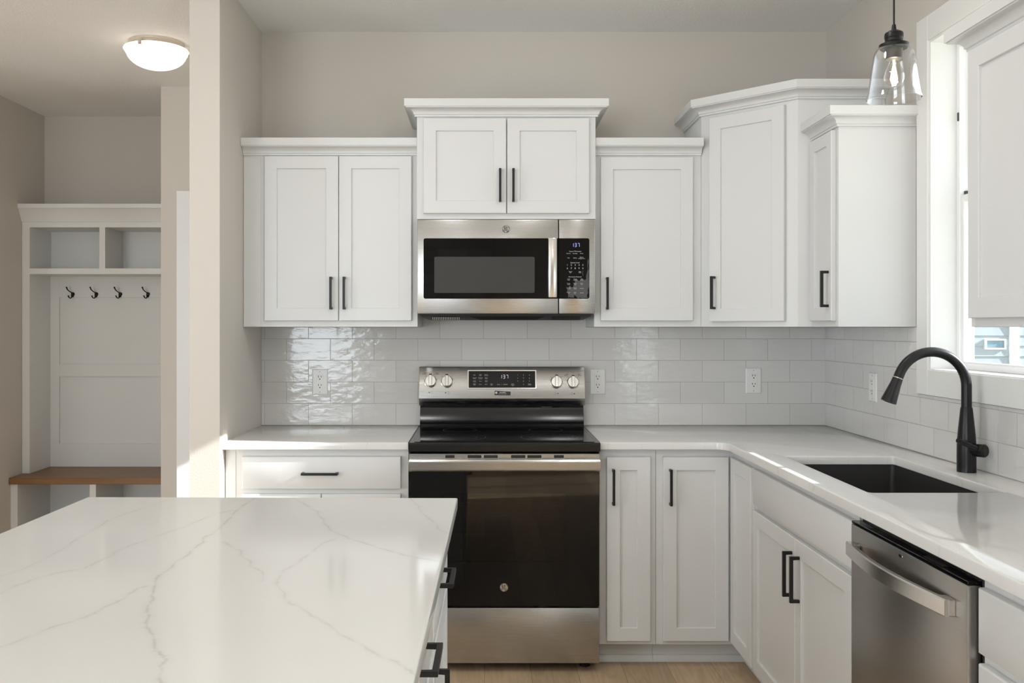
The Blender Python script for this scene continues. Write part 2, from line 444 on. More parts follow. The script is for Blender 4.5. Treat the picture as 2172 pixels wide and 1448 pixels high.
def emblem(th, f, u, v, r, under, disc=CHROME):
    """round badge with a two-letter script monogram and four rim swirls"""
    bm = new(); lathe(bm, [(r, 0), (r, 0.0012), (r * 0.93, 0.002)], f.p(u, v), f.W, 36); d = th.part('round_badge', bm, disc, under, 'round monogram badge')
    bm = new(); wv = 0.0021
    def arc(cx, cy, rr, a0, a1, th_, n=14):
        tube(bm, [f.p(u + r * (cx + rr * math.cos(R(a0 + (a1 - a0) * i / n))), v + r * (cy + rr * math.sin(R(a0 + (a1 - a0) * i / n))), wv) for i in range(n + 1)], r * th_, 6)
    arc(-0.36, -0.30, 0.19, 0, 360, 0.055); arc(0.28, -0.34, 0.24, -150, 170, 0.055)
    arc(-0.34, 0.30, 0.20, -60, 210, 0.06); arc(-0.10, 0.05, 0.34, 120, 190, 0.06)
    arc(0.62, 0.42, 0.52, 150, 215, 0.07); arc(0.02, 0.36, 0.26, -80, 60, 0.06)
    tube(bm, [f.p(u - r * 0.36, v + r * 0.2, wv), f.p(u + r * 0.02, v - r * 0.15, wv), f.p(u + r * 0.2, v - r * 0.5, wv)], r * 0.06, 6)
    for a in (10, 100, 190, 280): arc(0, 0, 0.84, a, a + 48, 0.05)
    arc(0, 0, 0.97, 0, 360, 0.035, 36)
    th.part('monogram', bm, PRINTD, d)

def handle_bm(f, u0, u1, v0, v1, vertical=True, out=0.031, t=0.0098):
    """square bar pull with two posts, one mesh; (u0,v0)-(u1,v1) is its extent"""
    bm = new()
    if vertical:
        c = (u0 + u1) / 2
        pts = [(v0, 0), (v0, out), (v1, out), (v1, 0), (v1 - t, 0), (v1 - t, out - t), (v0 + t, out - t), (v0 + t, 0)]
        loft(bm, [[f.p(c - t / 2, a, b) for a, b in pts], [f.p(c + t / 2, a, b) for a, b in pts]])
    else:
        c = (v0 + v1) / 2
        pts = [(u0, 0), (u0, out), (u1, out), (u1, 0), (u1 - t, 0), (u1 - t, out - t), (u0 + t, out - t), (u0 + t, 0)]
        loft(bm, [[f.p(a, c - t / 2, b) for a, b in pts], [f.p(a, c + t / 2, b) for a, b in pts]])
    bmesh.ops.bevel(bm, geom=list(bm.edges), offset=0.0008, segments=1, affect='EDGES')
    return bm

def shaker(th, name, f, u0, u1, v0, v1, rail=0.054, t=0.019, mat=CAB):
    """f sits on the cabinet face; the door stands proud of it by t"""
    bm = new()
    rect_steps(bm, f, u0, u1, v0, v1, [(0, 0.001), (0, t - 0.002), (0.002, t), (rail - 0.0015, t), (rail, t - 0.0015), (rail, t - 0.0075), (rail + 0.0005, t - 0.008)])
    return th.part(name, bm, mat)

def slab_front(th, name, f, u0, u1, v0, v1, t=0.019, mat=CAB):
    bm = new()
    rect_steps(bm, f, u0, u1, v0, v1, [(0, 0.001), (0, t - 0.005), (0.0015, t - 0.0018), (0.005, t)])
    return th.part(name, bm, mat)

def vpull(th, door, f, u, v0, v1, t=0.019): th.part('handle', handle_bm(f.at(0, 0, t), u - 0.005, u + 0.005, v0, v1), BLK, door, 'matte black bar pull')
def hpull(th, door, f, u0, u1, v, t=0.019): th.part('handle', handle_bm(f.at(0, 0, t), u0, u1, v - 0.005, v + 0.005, False), BLK, door, 'matte black bar pull')

XL, XR, ZC = -1.0465, 1.602, 2.757

# ============================================================ the setting
bm = new(); box(bm, WF, -5.6, 1.745, -0.10, 0.0, -1.9, 9.2); structure('floor', bm, FLOOR)
bm = new(); box(bm, WF, -5.6, 1.745, ZC, ZC + 0.1, -1.9, 9.2); structure('ceiling', bm, CEIL)
bm = new(); box(bm, WF, -1.166, XR, 0, ZC, -0.12, 0.0); box(bm, WF, -1.166, XL, 0, ZC, 0.0, 0.686); structure('wall_back', bm, WALL)
# right wall: kitchen window, added patio door and hall window openings
WD0, WD1, WZ0, WZ1 = 1.027, 1.793, 1.22, 2.399
bm = new()
for d0, d1, z0, z1 in ((-1.9, -0.95, 0, ZC), (-0.95, -0.22, 0, WZ0), (-0.95, -0.22, WZ1, ZC), (-0.22, WD0, 0, ZC), (WD0, WD1, 0, WZ0), (WD0, WD1, WZ1, ZC),
                       (WD1, 4.60, 0, ZC), (4.60, 5.80, 2.10, ZC), (5.80, 9.2, 0, ZC)):
    box(bm, WF, XR, 1.745, z0, z1, d0, d1)
structure('wall_right', bm, WALL)
bm = new(); box(bm, WF, -3.03, -2.894, 0, ZC, -1.88, 0.0); box(bm, WF, -5.6, -3.03, 0, ZC, -0.14, 0.0); structure('wall_left', bm, WALL)
bm = new(); box(bm, WF, -3.03, -1.866, 0, ZC, -1.88, -1.74); box(bm, WF, -1.866, XR, 0, ZC, -1.88, -0.99); structure('wall_hall', bm, WALL)
bm = new()
for d0, d1, z0, z1 in ((0.0, 3.0, 0, ZC), (3.0, 6.2, 0, 0.5), (3.0, 6.2, 2.4, ZC), (6.2, 9.2, 0, ZC)): box(bm, WF, -5.75, -5.6, z0, z1, d0, d1)
structure('wall_side', bm, WALL)
bm = new()
for x0, x1, z0, z1 in ((-5.75, -4.6, 0, ZC), (-4.6, -1.8, 0, 0.5), (-4.6, -1.8, 2.4, ZC), (-1.8, 1.745, 0, ZC)): box(bm, WF, x0, x1, z0, z1, 9.0, 9.2)
structure('wall_rear', bm, WALL)

# hall doorway casing (behind the end of the kitchen wall)
th = Thing('door_1', kind='structure', loc=(-1.3, 0.99, 0))
bm = new(); fh = F((0, 0.99, 0))
box(bm, fh, -1.77, -1.68, 0, 2.156, 0, 0.020, 0.002); box(bm, fh, -0.90, -0.81, 0, 2.156, 0, 0.020, 0.002); box(bm, fh, -1.68, -0.90, 2.066, 2.156, 0, 0.020, 0.002)
th.part('casing', bm, TRIM)
bm = new(); rect_steps(bm, fh, -1.68, -0.90, 0.01, 2.066, [(0, 0.0), (0, 0.008), (0.12, 0.008), (0.125, 0.003)]); th.part('door_panel', bm, TRIM)

# kitchen window over the sink
th = Thing('window_1', kind='structure', loc=(XR, -1.41, WZ0))
fr = right_face(XR); cw = 0.084
bm = new()
box(bm, fr, WD0 - cw, WD0, WZ0 - cw - 0.006, WZ1 + cw + 0.006, 0, 0.017, 0.0015); box(bm, fr, WD1, WD1 + 0.045, WZ0 - cw - 0.006, WZ1 + cw + 0.006, 0, 0.017, 0.0015)
box(bm, fr, WD0, WD1, WZ1, WZ1 + cw + 0.006, 0, 0.017, 0.0015); box(bm, fr, WD0, WD1, WZ0 - cw - 0.006, WZ0, 0, 0.017, 0.0015)
th.part('casing', bm, TRIM)
bm = new()
jt = 0.010
box(bm, fr, WD0, WD0 + jt, WZ0, WZ1, -0.14, 0.010); box(bm, fr, WD1 - jt, WD1, WZ0, WZ1, -0.14, 0.010)
box(bm, fr, WD0 + jt, WD1 - jt, WZ1 - jt, WZ1, -0.14, 0.010); box(bm, fr, WD0 + jt, WD1 - jt, WZ0, WZ0 + 0.004, -0.14, 0.010)
th.part('jamb', bm, TRIM)
def frame_ring(bm, f, u0, u1, v0, v1, wd, w0, w1, bev=0.002):
    rect_in = lambda i, wv: [f.p(u0 + i, v0 + i, wv), f.p(u1 - i, v0 + i, wv), f.p(u1 - i, v1 - i, wv), f.p(u0 + i, v1 - i, wv)]
    rings = [rect_in(0, w0), rect_in(0, w1 - bev), rect_in(bev, w1), rect_in(wd - bev, w1), rect_in(wd, w1 - bev), rect_in(wd, w0)]
    vr = loft(bm, rings, False, False)
    for i in range(4): bm.faces.new((vr[0][i], vr[0][(i + 1) % 4], vr[-1][(i + 1) % 4], vr[-1][i]))
a0, a1, b0, b1 = WD0 + jt, WD1 - jt, WZ0 + 0.004, WZ1 - jt; zm = 1.825
bm = new(); frame_ring(bm, fr, a0, a1, b0, b1, 0.022, -0.135, -0.082); th.part('window_frame', bm, VINYL)
bm = new(); frame_ring(bm, fr, a0 + 0.014, a1 - 0.014, b0 + 0.006, zm + 0.016, 0.022, -0.112, -0.090); low = th.part('lower_sash', bm, VINYL)
bm = new(); box(bm, fr, a0 + 0.03, a1 - 0.03, b0 + 0.025, zm, -0.105, -0.101); th.part('window_pane', bm, PANE, low)
bm = new(); frame_ring(bm, fr, a0 + 0.014, a1 - 0.014, zm - 0.016, b1 - 0.012, 0.022, -0.134, -0.114); up = th.part('upper_sash', bm, VINYL)
bm = new(); box(bm, fr, a0 + 0.04, a1 - 0.04, zm, b1 - 0.04, -0.127, -0.123); th.part('window_pane', bm, PANE, up)
bm = new(); box(bm, fr, a0 + 0.020, a0 + 0.032, zm + 0.002, zm + 0.030, -0.114, -0.098, 0.001); th.part('tilt_latch', bm, DGREY, up)
bm = new(); box(bm, fr, a0 + 0.012, a0 + 0.020, 2.105, 2.135, -0.084, -0.078, 0.001); th.part('sash_stop', bm, DGREY)

# unseen patio door and hall window, added as openings for sun and sky
th = Thing('unseen_patio_door', kind='structure', loc=(XR, -5.2, 0))
bm = new(); frame_ring(bm, right_face(XR), 4.60, 5.80, 0.0, 2.10, 0.07, -0.10, 0.0); th.part('door_frame', bm, TRIM)
bm = new(); box(bm, right_face(XR), 5.17, 5.23, 0.07, 2.03, -0.09, -0.03); th.part('stile', bm, TRIM)
bm = new(); box(bm, right_face(XR), 4.67, 5.73, 0.07, 2.03, -0.07, -0.066); th.part('door_pane', bm, PANE)
th = Thing('unseen_hall_window', kind='structure', loc=(XR, 0.58, WZ0))
bm = new(); frame_ring(bm, right_face(XR), -0.95, -0.22, WZ0, WZ1, 0.05, -0.12, -0.03); th.part('window_frame', bm, VINYL)

# ============================================================ tiled backsplash
bm = new(); prism(bm, WF, [(XL + 0.001, 0.9137), (XR - 0.001, 0.9137), (XR - 0.001, 1.3725), (0.474, 1.3725), (0.474, 1.47), (-0.290, 1.47), (-0.290, 1.3725), (XL + 0.001, 1.3725)], 0.0005, 0.008)
o = single('tiled_backsplash', bm, tile('white_glazed_tile_back', 0, 1.030 + 0.2049 * 3 + 0.10245), 'glossy white subway tile backsplash on the wall behind the range', 'backsplash')
fr = right_face(XR)
bm = new(); prism(bm, fr, [(0.0085, 0.9137), (3.2, 0.9137), (3.2, 1.3725), (1.842, 1.3725), (1.842, 1.128), (0.9415, 1.128), (0.9415, 1.3725), (0.0085, 1.3725)], 0.0005, 0.008)
o = single('tiled_backsplash', bm, tile('white_glazed_tile_side', 1, 0.07), 'glossy white subway tile backsplash under the sink window', 'backsplash')

# ============================================================ upper cabinets
UD, UZ0, UZ1 = 0.33, 1.374, 2.1177
fU = F((0, -UD, 0))
def body(th, f, u0, u1, v0, v1, w0, w1):
    bm = new(); box(bm, f, u0, u1, v0, v1, w0, w1, 0.0012); return th.part('body', bm, CAB)

th = Thing('upper_cabinet', 'white two-door shaker wall cabinet left of the microwave', 'cabinet', (-0.665, -0.16, UZ0))
body(th, WF, XL + 0.0015, -0.2905, UZ0, UZ1 + 0.004, 0.002, UD)
bm = new(); box(bm, WF, XL + 0.0015, -0.969, UZ0 + 0.001, UZ1, UD, UD + 0.002, 0.0008); th.part('filler_strip', bm, CAB)
for u0, u1, hx in ((-0.951, -0.6315, -0.661), (-0.6285, -0.3155, -0.604)):
    d = shaker(th, 'door', fU, u0, u1, 1.4005, 2.111); vpull(th, d, fU, hx, 1.449, 1.589)
bm = new(); sweep(bm, [(XL + 0.0015, -UD), (-0.2905, -UD)], crown_profile(2.184)); th.part('crown_molding', bm, CAB)

MD = 0.396; fM = F((0, -MD, 0))
th = Thing('upper_cabinet', 'white two-door shaker wall cabinet directly above the microwave', 'cabinet', (0.092, -0.2, 1.832))
body(th, WF, -0.2890, 0.4730, 1.833, 2.272, 0.002, MD)
for u0, u1, hx in ((-0.260, 0.0915, 0.0655), (0.0955, 0.444, 0.1215)):
    d = shaker(th, 'door', fM, u0, u1, 1.856, 2.260); vpull(th, d, fM, hx, 1.903, 2.0426)
bm = new(); sweep(bm, [(-0.289, -0.002), (-0.289, -MD), (0.473, -MD), (0.473, -0.002)], crown_profile(2.336)); th.part('crown_molding', bm, CAB)

th = Thing('upper_cabinet', 'white single-door shaker wall cabinet right of the microwave', 'cabinet', (0.7, -0.16, UZ0))
body(th, WF, 0.4745, 0.9380, UZ0, UZ1 + 0.004, 0.002, UD)
d = shaker(th, 'door', fU, 0.501, 0.900, 1.4005, 2.107); vpull(th, d, fU, 0.527, 1.449, 1.587)
bm = new(); sweep(bm, [(0.4745, -UD), (0.9380, -UD)], crown_profile(2.184)); th.part('crown_molding', bm, CAB)

A, B = (0.939, 0.33), (1.252, 0.642)
th = Thing('corner_upper_cabinet', 'tall white wall cabinet with angled door in the kitchen corner', 'cabinet', (1.3, -0.3, UZ0))
bm = new(); pts = [(0.939, 0.002), (XR - 0.0015, 0.002), (XR - 0.0015, B[1]), B, A]
loft(bm, [[Vector((x, -d, z)) for x, d in pts] for z in (UZ0, 2.288)]); bmesh.ops.bevel(bm, geom=list(bm.edges), offset=0.001, segments=1, affect='EDGES'); th.part('body', bm, CAB)
s2 = math.sqrt(0.5); fD = F((A[0], -A[1], 0), (0.313, -0.312, 0), (0, 0, 1), (-0.312, -0.313, 0))
d = shaker(th, 'door', fD, 0.050, 0.392, 1.397, 2.268); vpull(th, d, fD, 0.077, 1.449, 1.589)
bm = new(); sweep(bm, [(0.939, -0.002), (0.939, -0.33), (B[0], -B[1]), (XR - 0.002, -B[1])], crown_profile(2.352)); th.part('crown_molding', bm, CAB)

XF = 1.312; fS = right_face(XF)
th = Thing('upper_cabinet', 'narrow white wall cabinet between the corner and the sink window', 'cabinet', (1.45, -0.78, UZ0))
body(th, WF, XF, XR - 0.0015, UZ0, UZ1 + 0.004, B[1] + 0.0015, 0.910)
d = shaker(th, 'door', fS, 0.660, 0.886, 1.397, 2.108, 0.05); vpull(th, d, fS, 0.860, 1.448, 1.585)
bm = new(); sweep(bm, [(XF, -B[1] - 0.0015), (XF, -0.910), (XR - 0.002, -0.910)], crown_profile(2.184)); th.part('crown_molding', bm, CAB)

th = Thing('upper_cabinet', 'white shaker wall cabinet hanging in the right foreground over the dishwasher', 'cabinet', (1.45, -2.2, UZ0))
body(th, WF, XF, XR - 0.0015, UZ0, UZ1 + 0.004, 1.845, 2.75)
shaker(th, 'door', fS, 1.862, 2.295, 1.397, 2.111); shaker(th, 'door', fS, 2.300, 2.733, 1.397, 2.111)
bm = new(); sweep(bm, [(1.583, -1.8455), (XF, -1.8455), (XF, -2.75)], crown_profile(2.184)); th.part('crown_molding', bm, CAB)

# ============================================================ base cabinets along the back wall
BD, BZ0, BZ1 = 0.61, 0.095, 0.8825
fB = F((0, -BD, 0)); XB = 1.003; fRB = right_face(XB)
def toe(th, f, u0, u1, w, wback):
    bm = new(); box(bm, f, u0, u1, 0.001, BZ0 + 0.001, wback, w); t = th.part('toe_kick', bm, CAB)
    bm = new(); prism_pts = [(0.0, 0.001), (0.013, 0.001), (0.012, 0.018), (0.008, 0.027), (0.0, 0.030)]
    loft(bm, [[f.p(uu, v, w + o) for o, v in prism_pts] for uu in (u0, u1)]); th.part('shoe_molding', bm, CAB, t)

th = Thing('base_cabinet', 'white base cabinet with a wide drawer, left of the range', 'cabinet', (-0.67, -0.3, 0))
body(th, WF, XL + 0.002, -0.3065, BZ0, BZ1, 0.003, BD); toe(th, WF, XL + 0.002, -0.3065, 0.535, 0.3)
bm = new(); box(bm, WF, XL + 0.002, -1.003, BZ0, BZ1 - 0.001, BD, BD + 0.002, 0.0008); th.part('filler_strip', bm, CAB)
d = slab_front(th, 'drawer', fB, -0.974, -0.3365, 0.723, 0.854); hpull(th, d, fB, -0.732, -0.586, 0.787)
for u0, u1, hx in ((-0.974, -0.6575, -0.685), (-0.6545, -0.3365, -0.627)):
    d = shaker(th, 'door', fB, u0, u1, 0.1125, 0.7026); vpull(th, d, fB, hx, 0.51, 0.655)

th = Thing('base_cabinet', 'narrow white base cabinet with one tall door, right of the range', 'cabinet', (0.575, -0.3, 0))
body(th, WF, 0.4620, 0.6895, BZ0, BZ1, 0.003, BD); toe(th, WF, 0.4620, 0.6895, 0.535, 0.3)
d = shaker(th, 'door', fB, 0.490, 0.666, 0.1125, 0.852); vpull(th, d, fB, 0.515, 0.662, 0.805)

th = Thing('corner_base_cabinet', 'white corner base cabinet with two folding doors meeting at the inside corner', 'cabinet', (1.2, -0.4, 0))
bm = new(); pts = [(0.6905, 0.003), (XR - 0.002, 0.003), (XR - 0.002, 0.9295), (XB, 0.9295), (XB, BD), (0.6905, BD)]
loft(bm, [[Vector((x, -d, z)) for x, d in pts] for z in (BZ0, BZ1)]); th.part('body', bm, CAB)
toe(th, WF, 0.6905, XB + 0.075, 0.535, 0.3); toe(th, fRB, 0.535, 0.9295, -0.075, -0.3)
d = shaker(th, 'door', fB, 0.717, 0.980, 0.1125, 0.852); vpull(th, d, fB, 0.744, 0.660, 0.805)
shaker(th, 'door', fRB, 0.636, 0.914, 0.1125, 0.852)

th = Thing('sink_base_cabinet', 'white base cabinet under the sink with a false drawer front and two doors', 'cabinet', (1.3, -1.4, 0))
bm = new(); box(bm, WF, XB, XB + 0.019, BZ0, BZ1, 0.9305, 1.863, 0.001); th.part('face_frame', bm, CAB)
bm = new(); box(bm, WF, XB + 0.0195, XR - 0.002, BZ0, BZ1, 0.9305, 0.948); th.part('side_panel', bm, CAB)
bm = new(); box(bm, WF, XB + 0.0195, XR - 0.002, BZ0, BZ1, 1.845, 1.863); th.part('side_panel', bm, CAB)
bm = new(); box(bm, WF, XB + 0.0195, XR - 0.002, BZ0, BZ0 + 0.018, 0.949, 1.844); th.part('cabinet_bottom', bm, CAB)
toe(th, fRB, 0.9305, 1.863, -0.075, -0.3)
slab_front(th, 'false_drawer_front', fRB, 0.946, 1.856, 0.722, 0.854)
for u0, u1, hu in ((0.946, 1.4035, 1.377), (1.4065, 1.856, 1.446)):
    d = shaker(th, 'door', fRB, u0, u1, 0.1125, 0.7026); vpull(th, d, fRB, hu, 0.511, 0.656)

th = Thing('drawer_base_cabinet', 'white drawer cabinet at the right edge beyond the dishwasher', 'cabinet', (1.3, -2.85, 0))
body(th, WF, XB, XR - 0.002, BZ0, BZ1, 2.4815, 3.2); toe(th, fRB, 2.4815, 3.2, -0.075, -0.3)
for z0, z1 in ((0.723, 0.854), (0.42, 0.7026), (0.1125, 0.40)):
    d = slab_front(th, 'drawer', fRB, 2.4905, 3.18, z0, z1); hpull(th, d, fRB, 2.79, 2.935, (z0 + z1) / 2)

# ============================================================ countertops
bm = new(); slab(bm, [(XL + 0.001, -0.0012), (XL + 0.001, -0.648), (-0.3055, -0.648), (-0.3055, -0.0012)], [], 0.8835, 0.9135)
th = single('countertop', bm, QUARTZ, 'short white quartz countertop left of the range', 'countertop')
XC = 0.965; rc = 0.055
corner = [(XC - rc + rc * math.sin(R(a)), -0.648 - rc + rc * math.cos(R(a))) for a in range(0, 91, 10)]
outer = [(0.461, -0.0012), (0.461, -0.648)] + corner + [(XC, -3.2), (XR - 0.0012, -3.2), (XR - 0.0012, -0.0012)]
SX0, SX1, SD0, SD1 = 1.070, 1.456, 1.046, 1.767
hole = [(x, -d) for x, d in round_rect(SX0, SX1, SD0, SD1, 0.012, 3)]
bm = new(); slab(bm, outer, [hole], 0.8835, 0.9135, 0.004)
single('countertop', bm, QUARTZ, 'L-shaped white quartz countertop around the sink corner', 'countertop')

# undermount sink
th = Thing('kitchen_sink', 'dark undermount sink basin sunk in the white countertop below the window', 'sink', (1.263, -1.41, 0.66))
bm = new()
def sring(x0, x1, d0, d1, z, r): return [Vector((x, -d, z)) for x, d in round_rect(x0, x1, d0, d1, r, 5)]
e = 0.003
loft(bm, [sring(SX0 - 0.02, SX1 + 0.02, SD0 - 0.02, SD1 + 0.02, 0.8825, 0.02), sring(SX0 - e, SX1 + e, SD0 - e, SD1 + e, 0.8825, 0.014),
          sring(SX0 - e, SX1 + e, SD0 - e, SD1 + e, 0.87, 0.016), sring(SX0 + 0.004, SX1 - 0.004, SD0 + 0.004, SD1 - 0.004, 0.70, 0.02), sring(SX0 + 0.02, SX1 - 0.02, SD0 + 0.02, SD1 - 0.02, 0.682, 0.03)], False, True)
loft(bm, [sring(SX0 - 0.02, SX1 + 0.02, SD0 - 0.02, SD1 + 0.02, 0.8825, 0.02), sring(SX0 - 0.02, SX1 + 0.02, SD0 - 0.02, SD1 + 0.02, 0.68, 0.02), sring(SX0 - 0.01, SX1 + 0.01, SD0 - 0.01, SD1 + 0.01, 0.67, 0.02)], False, True)
th.part('basin', bm, SINK)
bm = new(); lathe(bm, [(0.045, 0), (0.045, 0.003), (0.035, 0.004), (0.03, 0.0015)], (1.263, -1.41, 0.682)); th.part('drain', bm, CHROME)

# faucet
FX, FD = 1.531, 1.40
th = Thing('kitchen_faucet', 'matte black gooseneck pull-down faucet behind the sink', 'faucet', (FX, -FD, 0.9135))
z0 = 0.9138
bm = new(); lathe(bm, [(0.0285, 0), (0.0285, 0.06), (0.0282, 0.085), (0.026, 0.12), (0.0215, 0.165), (0.0180, 0.20), (0.0170, 0.2035), (0.0162, 0.206)], (FX, -FD, z0), n=48); bd = th.part('faucet_body', bm, FAUC)
RA = 0.110; CZ = 1.1845
pts = [(FX, -FD, z0 + 0.2045), (FX, -FD, 1.15), (FX, -FD, 1.17)]
for i in range(0, 25):
    a = R(158 * i / 24); pts.append((FX - RA + RA * math.cos(a), -FD, CZ + RA * math.sin(a)))
aE = R(158); dirE = Vector((-math.sin(aE), 0, math.cos(aE)))
pE = Vector(pts[-1]) + dirE * 0.014; pts.append(tuple(pE))
bm = new(); tube(bm, pts, 0.0155, 24); sp = th.part('spout', bm, FAUC)
bm = new(); lathe(bm, [(0.0158, 0), (0.0158, 0.003)], pE, dirE, 32); th.part('spray_ring', bm, CHROME, sp, 'bright metal ring')
bm = new(); lathe(bm, [(0.0160, 0.003), (0.0168, 0.02), (0.0205, 0.05), (0.0240, 0.078), (0.0240, 0.083), (0.019, 0.0835), (0.018, 0.080)], pE, dirE, 36); th.part('spray_head', bm, FAUC, sp)
ax = Vector((0.55, -0.83, 0.02)).normalized(); hp = Vector((FX, -FD, 0.985))
bm = new(); lathe(bm, [(0.019, 0.012), (0.0195, 0.034), (0.0205, 0.036), (0.0205, 0.058), (0.017, 0.062)], hp, ax, 32); hub = th.part('lever_hub', bm, FAUC)
bm = new(); h2 = hp + ax * 0.047; tube(bm, [h2, h2 + Vector((-0.04, -0.012, 0.016)), h2 + Vector((-0.088, -0.028, 0.036))], [0.0085, 0.0078, 0.0075], 14); th.part('lever', bm, FAUC, hub)

# ============================================================ range
RX0, RX1 = -0.2985, 0.4565
th = Thing('electric_range', 'stainless freestanding electric range with a black glass oven door', 'range', (0.079, -0.35, 0))
bm = new(); box(bm, WF, RX0, RX1, 0.035, 0.873, 0.03, 0.640, 0.002); th.part('body', bm, BPLAST)
for x in (RX0 + 0.05, RX1 - 0.05):
    for d in (0.08, 0.58):
        bm = new(); lathe(bm, [(0.022, 0.0005), (0.022, 0.012), (0.012, 0.014), (0.012, 0.036)], (x, -d, 0), n=20); th.part('foot', bm, BPLAST)
# cooktop
bm = new(); prism_u(bm, [(0.05, 0.875), (0.655, 0.875), (0.674, 0.880), (0.677, 0.909), (0.672, 0.9145), (0.05, 0.9145)], RX0 - 0.0035, RX1 + 0.0025); bmesh.ops.bevel(bm, geom=list(bm.edges), offset=0.002, segments=2, affect='EDGES')
ct = th.part('cooktop', bm, BPLAST)
bm = new(); box(bm, WF, RX0 + 0.018, RX1 - 0.018, 0.9140, 0.9165, 0.085, 0.655, 0.001); gl = th.part('cooktop_glass', bm, BGLASS, ct)
GREY = simple('burner_print', (0.055, 0.055, 0.055, 1), 0.3)
for cx, cdp, rr in ((-0.11, 0.50, 0.115), (-0.11, 0.23, 0.075), (0.27, 0.50, 0.12), (0.27, 0.23, 0.075)):
    bm = new(); lathe(bm, [(rr, 0.0002), (rr - 0.0018, 0.0002)], (cx, -cdp, 0.9165), n=56, cap0=False, cap1=False)
    if rr > 0.1: lathe(bm, [(rr * 0.7, 0.0002), (rr * 0.7 - 0.0012, 0.0002)], (cx, -cdp, 0.9165), n=56, cap0=False, cap1=False)
    th.part('burner_ring', bm, GREY, ct)
# riser and backguard
bm = new(); prism_u(bm, [(0.02, 0.9145), (0.085, 0.9145), (0.070, 0.932), (0.078, 0.936), (0.072, 0.942), (0.056, 0.998), (0.052, 1.012), (0.02, 1.012)], RX0, RX1 + 0.001); th.part('rear_riser', bm, BPLAST)
bm = new(); prism_u(bm, [(0.02, 1.0125), (0.085, 1.0125), (0.106, 1.046), (0.070, 1.187), (0.066, 1.190), (0.02, 1.190)], RX0 - 0.0035, RX1 + 0.0045); bmesh.ops.bevel(bm, geom=list(bm.edges), offset=0.0012, segments=1, affect='EDGES'); bgd = th.part('backguard', bm, STEEL)
sl = Vector((0, -(0.070 - 0.106), 1.187 - 1.046)); V = sl.normalized(); Wn = Vector((1, 0, 0)).cross(V)
fK = F((0, -0.088, 1.1165), (1, 0, 0), V, Wn)
def kz(py): return (CAMZ + (VPY - py) * 4.248 / FPX - 1.1165) / V.z
def kx(px): return (px - VPX) * 4.248 / FPX
bm = new(); frame_ring(bm, fK, kx(991.5), kx(1138), kz(824.5), kz(785), 0.006, 0.0002, 0.0035, 0.001); th.part('display_bezel', bm, CHROME, bgd)
bm = new(); box(bm, fK, kx(994), kx(1135.5), kz(822.4), kz(787), 0.0003, 0.0018); dsp = th.part('control_display', bm, BGLASS, bgd)
bm = new(); digits(bm, fK, '137', kx(1069), kz(799), 0.0165, 0.0019); th.part('clock_digits', bm, DIGW, bgd)
bm = new(); q = 0.0052
fq = lambda s, px, py, z=1.0: add_text(bm, fK, s, kx(985 + px / 13.575), kz(775 + py / 13.575), q * z, 'CENTER', 0.0020)
for s, x, y in (('Bake', 292, 278), ('Broil', 460, 265), ('Hi/Lo', 460, 292), ('Air Fry', 630, 265), ('Convect', 630, 292), ('Convect', 292, 356), ('Bake', 292, 382), ('Warming', 460, 352), ('Drawer', 460, 380), ('Steam', 630, 352), ('Clean', 630, 378),
                ('Oven', 292, 442), ('Probe', 292, 468), ('Warm', 460, 455), ('Cook', 630, 442), ('Time', 630, 466), ('Delay', 292, 530), ('Start', 292, 556), ('Proof', 460, 543), ('Wi-Fi', 625, 543), ('Oven', 783, 530), ('Light', 783, 558), ('Lock', 1390, 525), ('Controls', 1390, 552), ('Hold', 1390, 578),
                ('Timer', 1873, 530), ('On/Off', 1873, 556)): fq(s, x, y)
fq('Start', 985, 545, 1.35); fq('|', 1078, 545, 1.35); fq('Cancel', 1180, 545, 1.35)
for i, s in enumerate('123456789'): fq(s, 1535 + 168 * (i % 3), 278 + 88 * (i // 3), 1.35)
fq('0', 1703, 545, 1.35); th.part('control_print', bm, PRINTW, bgd)
bm = new(); dm = new()
for kpx, kpy, dual, dotx in ((913.5, 809, True, -1), (948.2, 809.5, False, -1), (1180.3, 811, False, 1), (1215, 811.5, True, 1)):
    u, v = kx(kpx), kz(kpy)
    kb = new(); lathe(kb, [(0.0285, 0.0008), (0.0285, 0.004), (0.0265, 0.005), (0.0262, 0.019), (0.0235, 0.022)], fK.p(u, v), fK.W, 40); kn = th.part('knob', kb, KNOBM, bgd)
    kb = new(); box(kb, fK, u - 0.0072, u + 0.0072, v - 0.0255, v + 0.0255, 0.0215, 0.0335, 0.0015); th.part('grip', kb, KNOBM, kn)
    kb = new(); box(kb, fK, u - 0.0065, u + 0.0065, v + 0.024, v + 0.0305, 0.001, 0.030, 0.001); th.part('pointer', kb, BPLAST, kn)
    if dual:
        for s, du, dv in (('Small', -0.026, 0.040), ('Burner', -0.030, 0.0345), ('Large', 0.028, 0.040), ('Burner', 0.032, 0.0345)): add_text(dm, fK, s, u + du, v + dv, 0.0058, 'CENTER', 0.0006)
        lathe(dm, [(0.0018, 0), (0.0018, 0.0004)], fK.p(u + 0.0155, v + 0.034), fK.W, 12)
    add_text(dm, fK, 'OFF', u, v + 0.0355, 0.005, 'CENTER', 0.0006)
    for i, s in enumerate(('Hi', '9', '8', '7', '6', '5', '4', '3', '2', 'Lo')):
        a = R(50 - i * 31); add_text(dm, fK, s, u + 0.0345 * math.cos(a), v + 0.0345 * math.sin(a), 0.0048, 'CENTER', 0.0006)
    lathe(dm, [(0.0024, 0), (0.0024, 0.0004)], fK.p(u + 0.006 * dotx, v - 0.051), fK.W, 14)
    frame_ring(dm, fK, u - 0.006 * dotx - 0.004, u - 0.006 * dotx + 0.004, v - 0.056, v - 0.046, 0.0005, 0.0002, 0.0005, 0.0001)
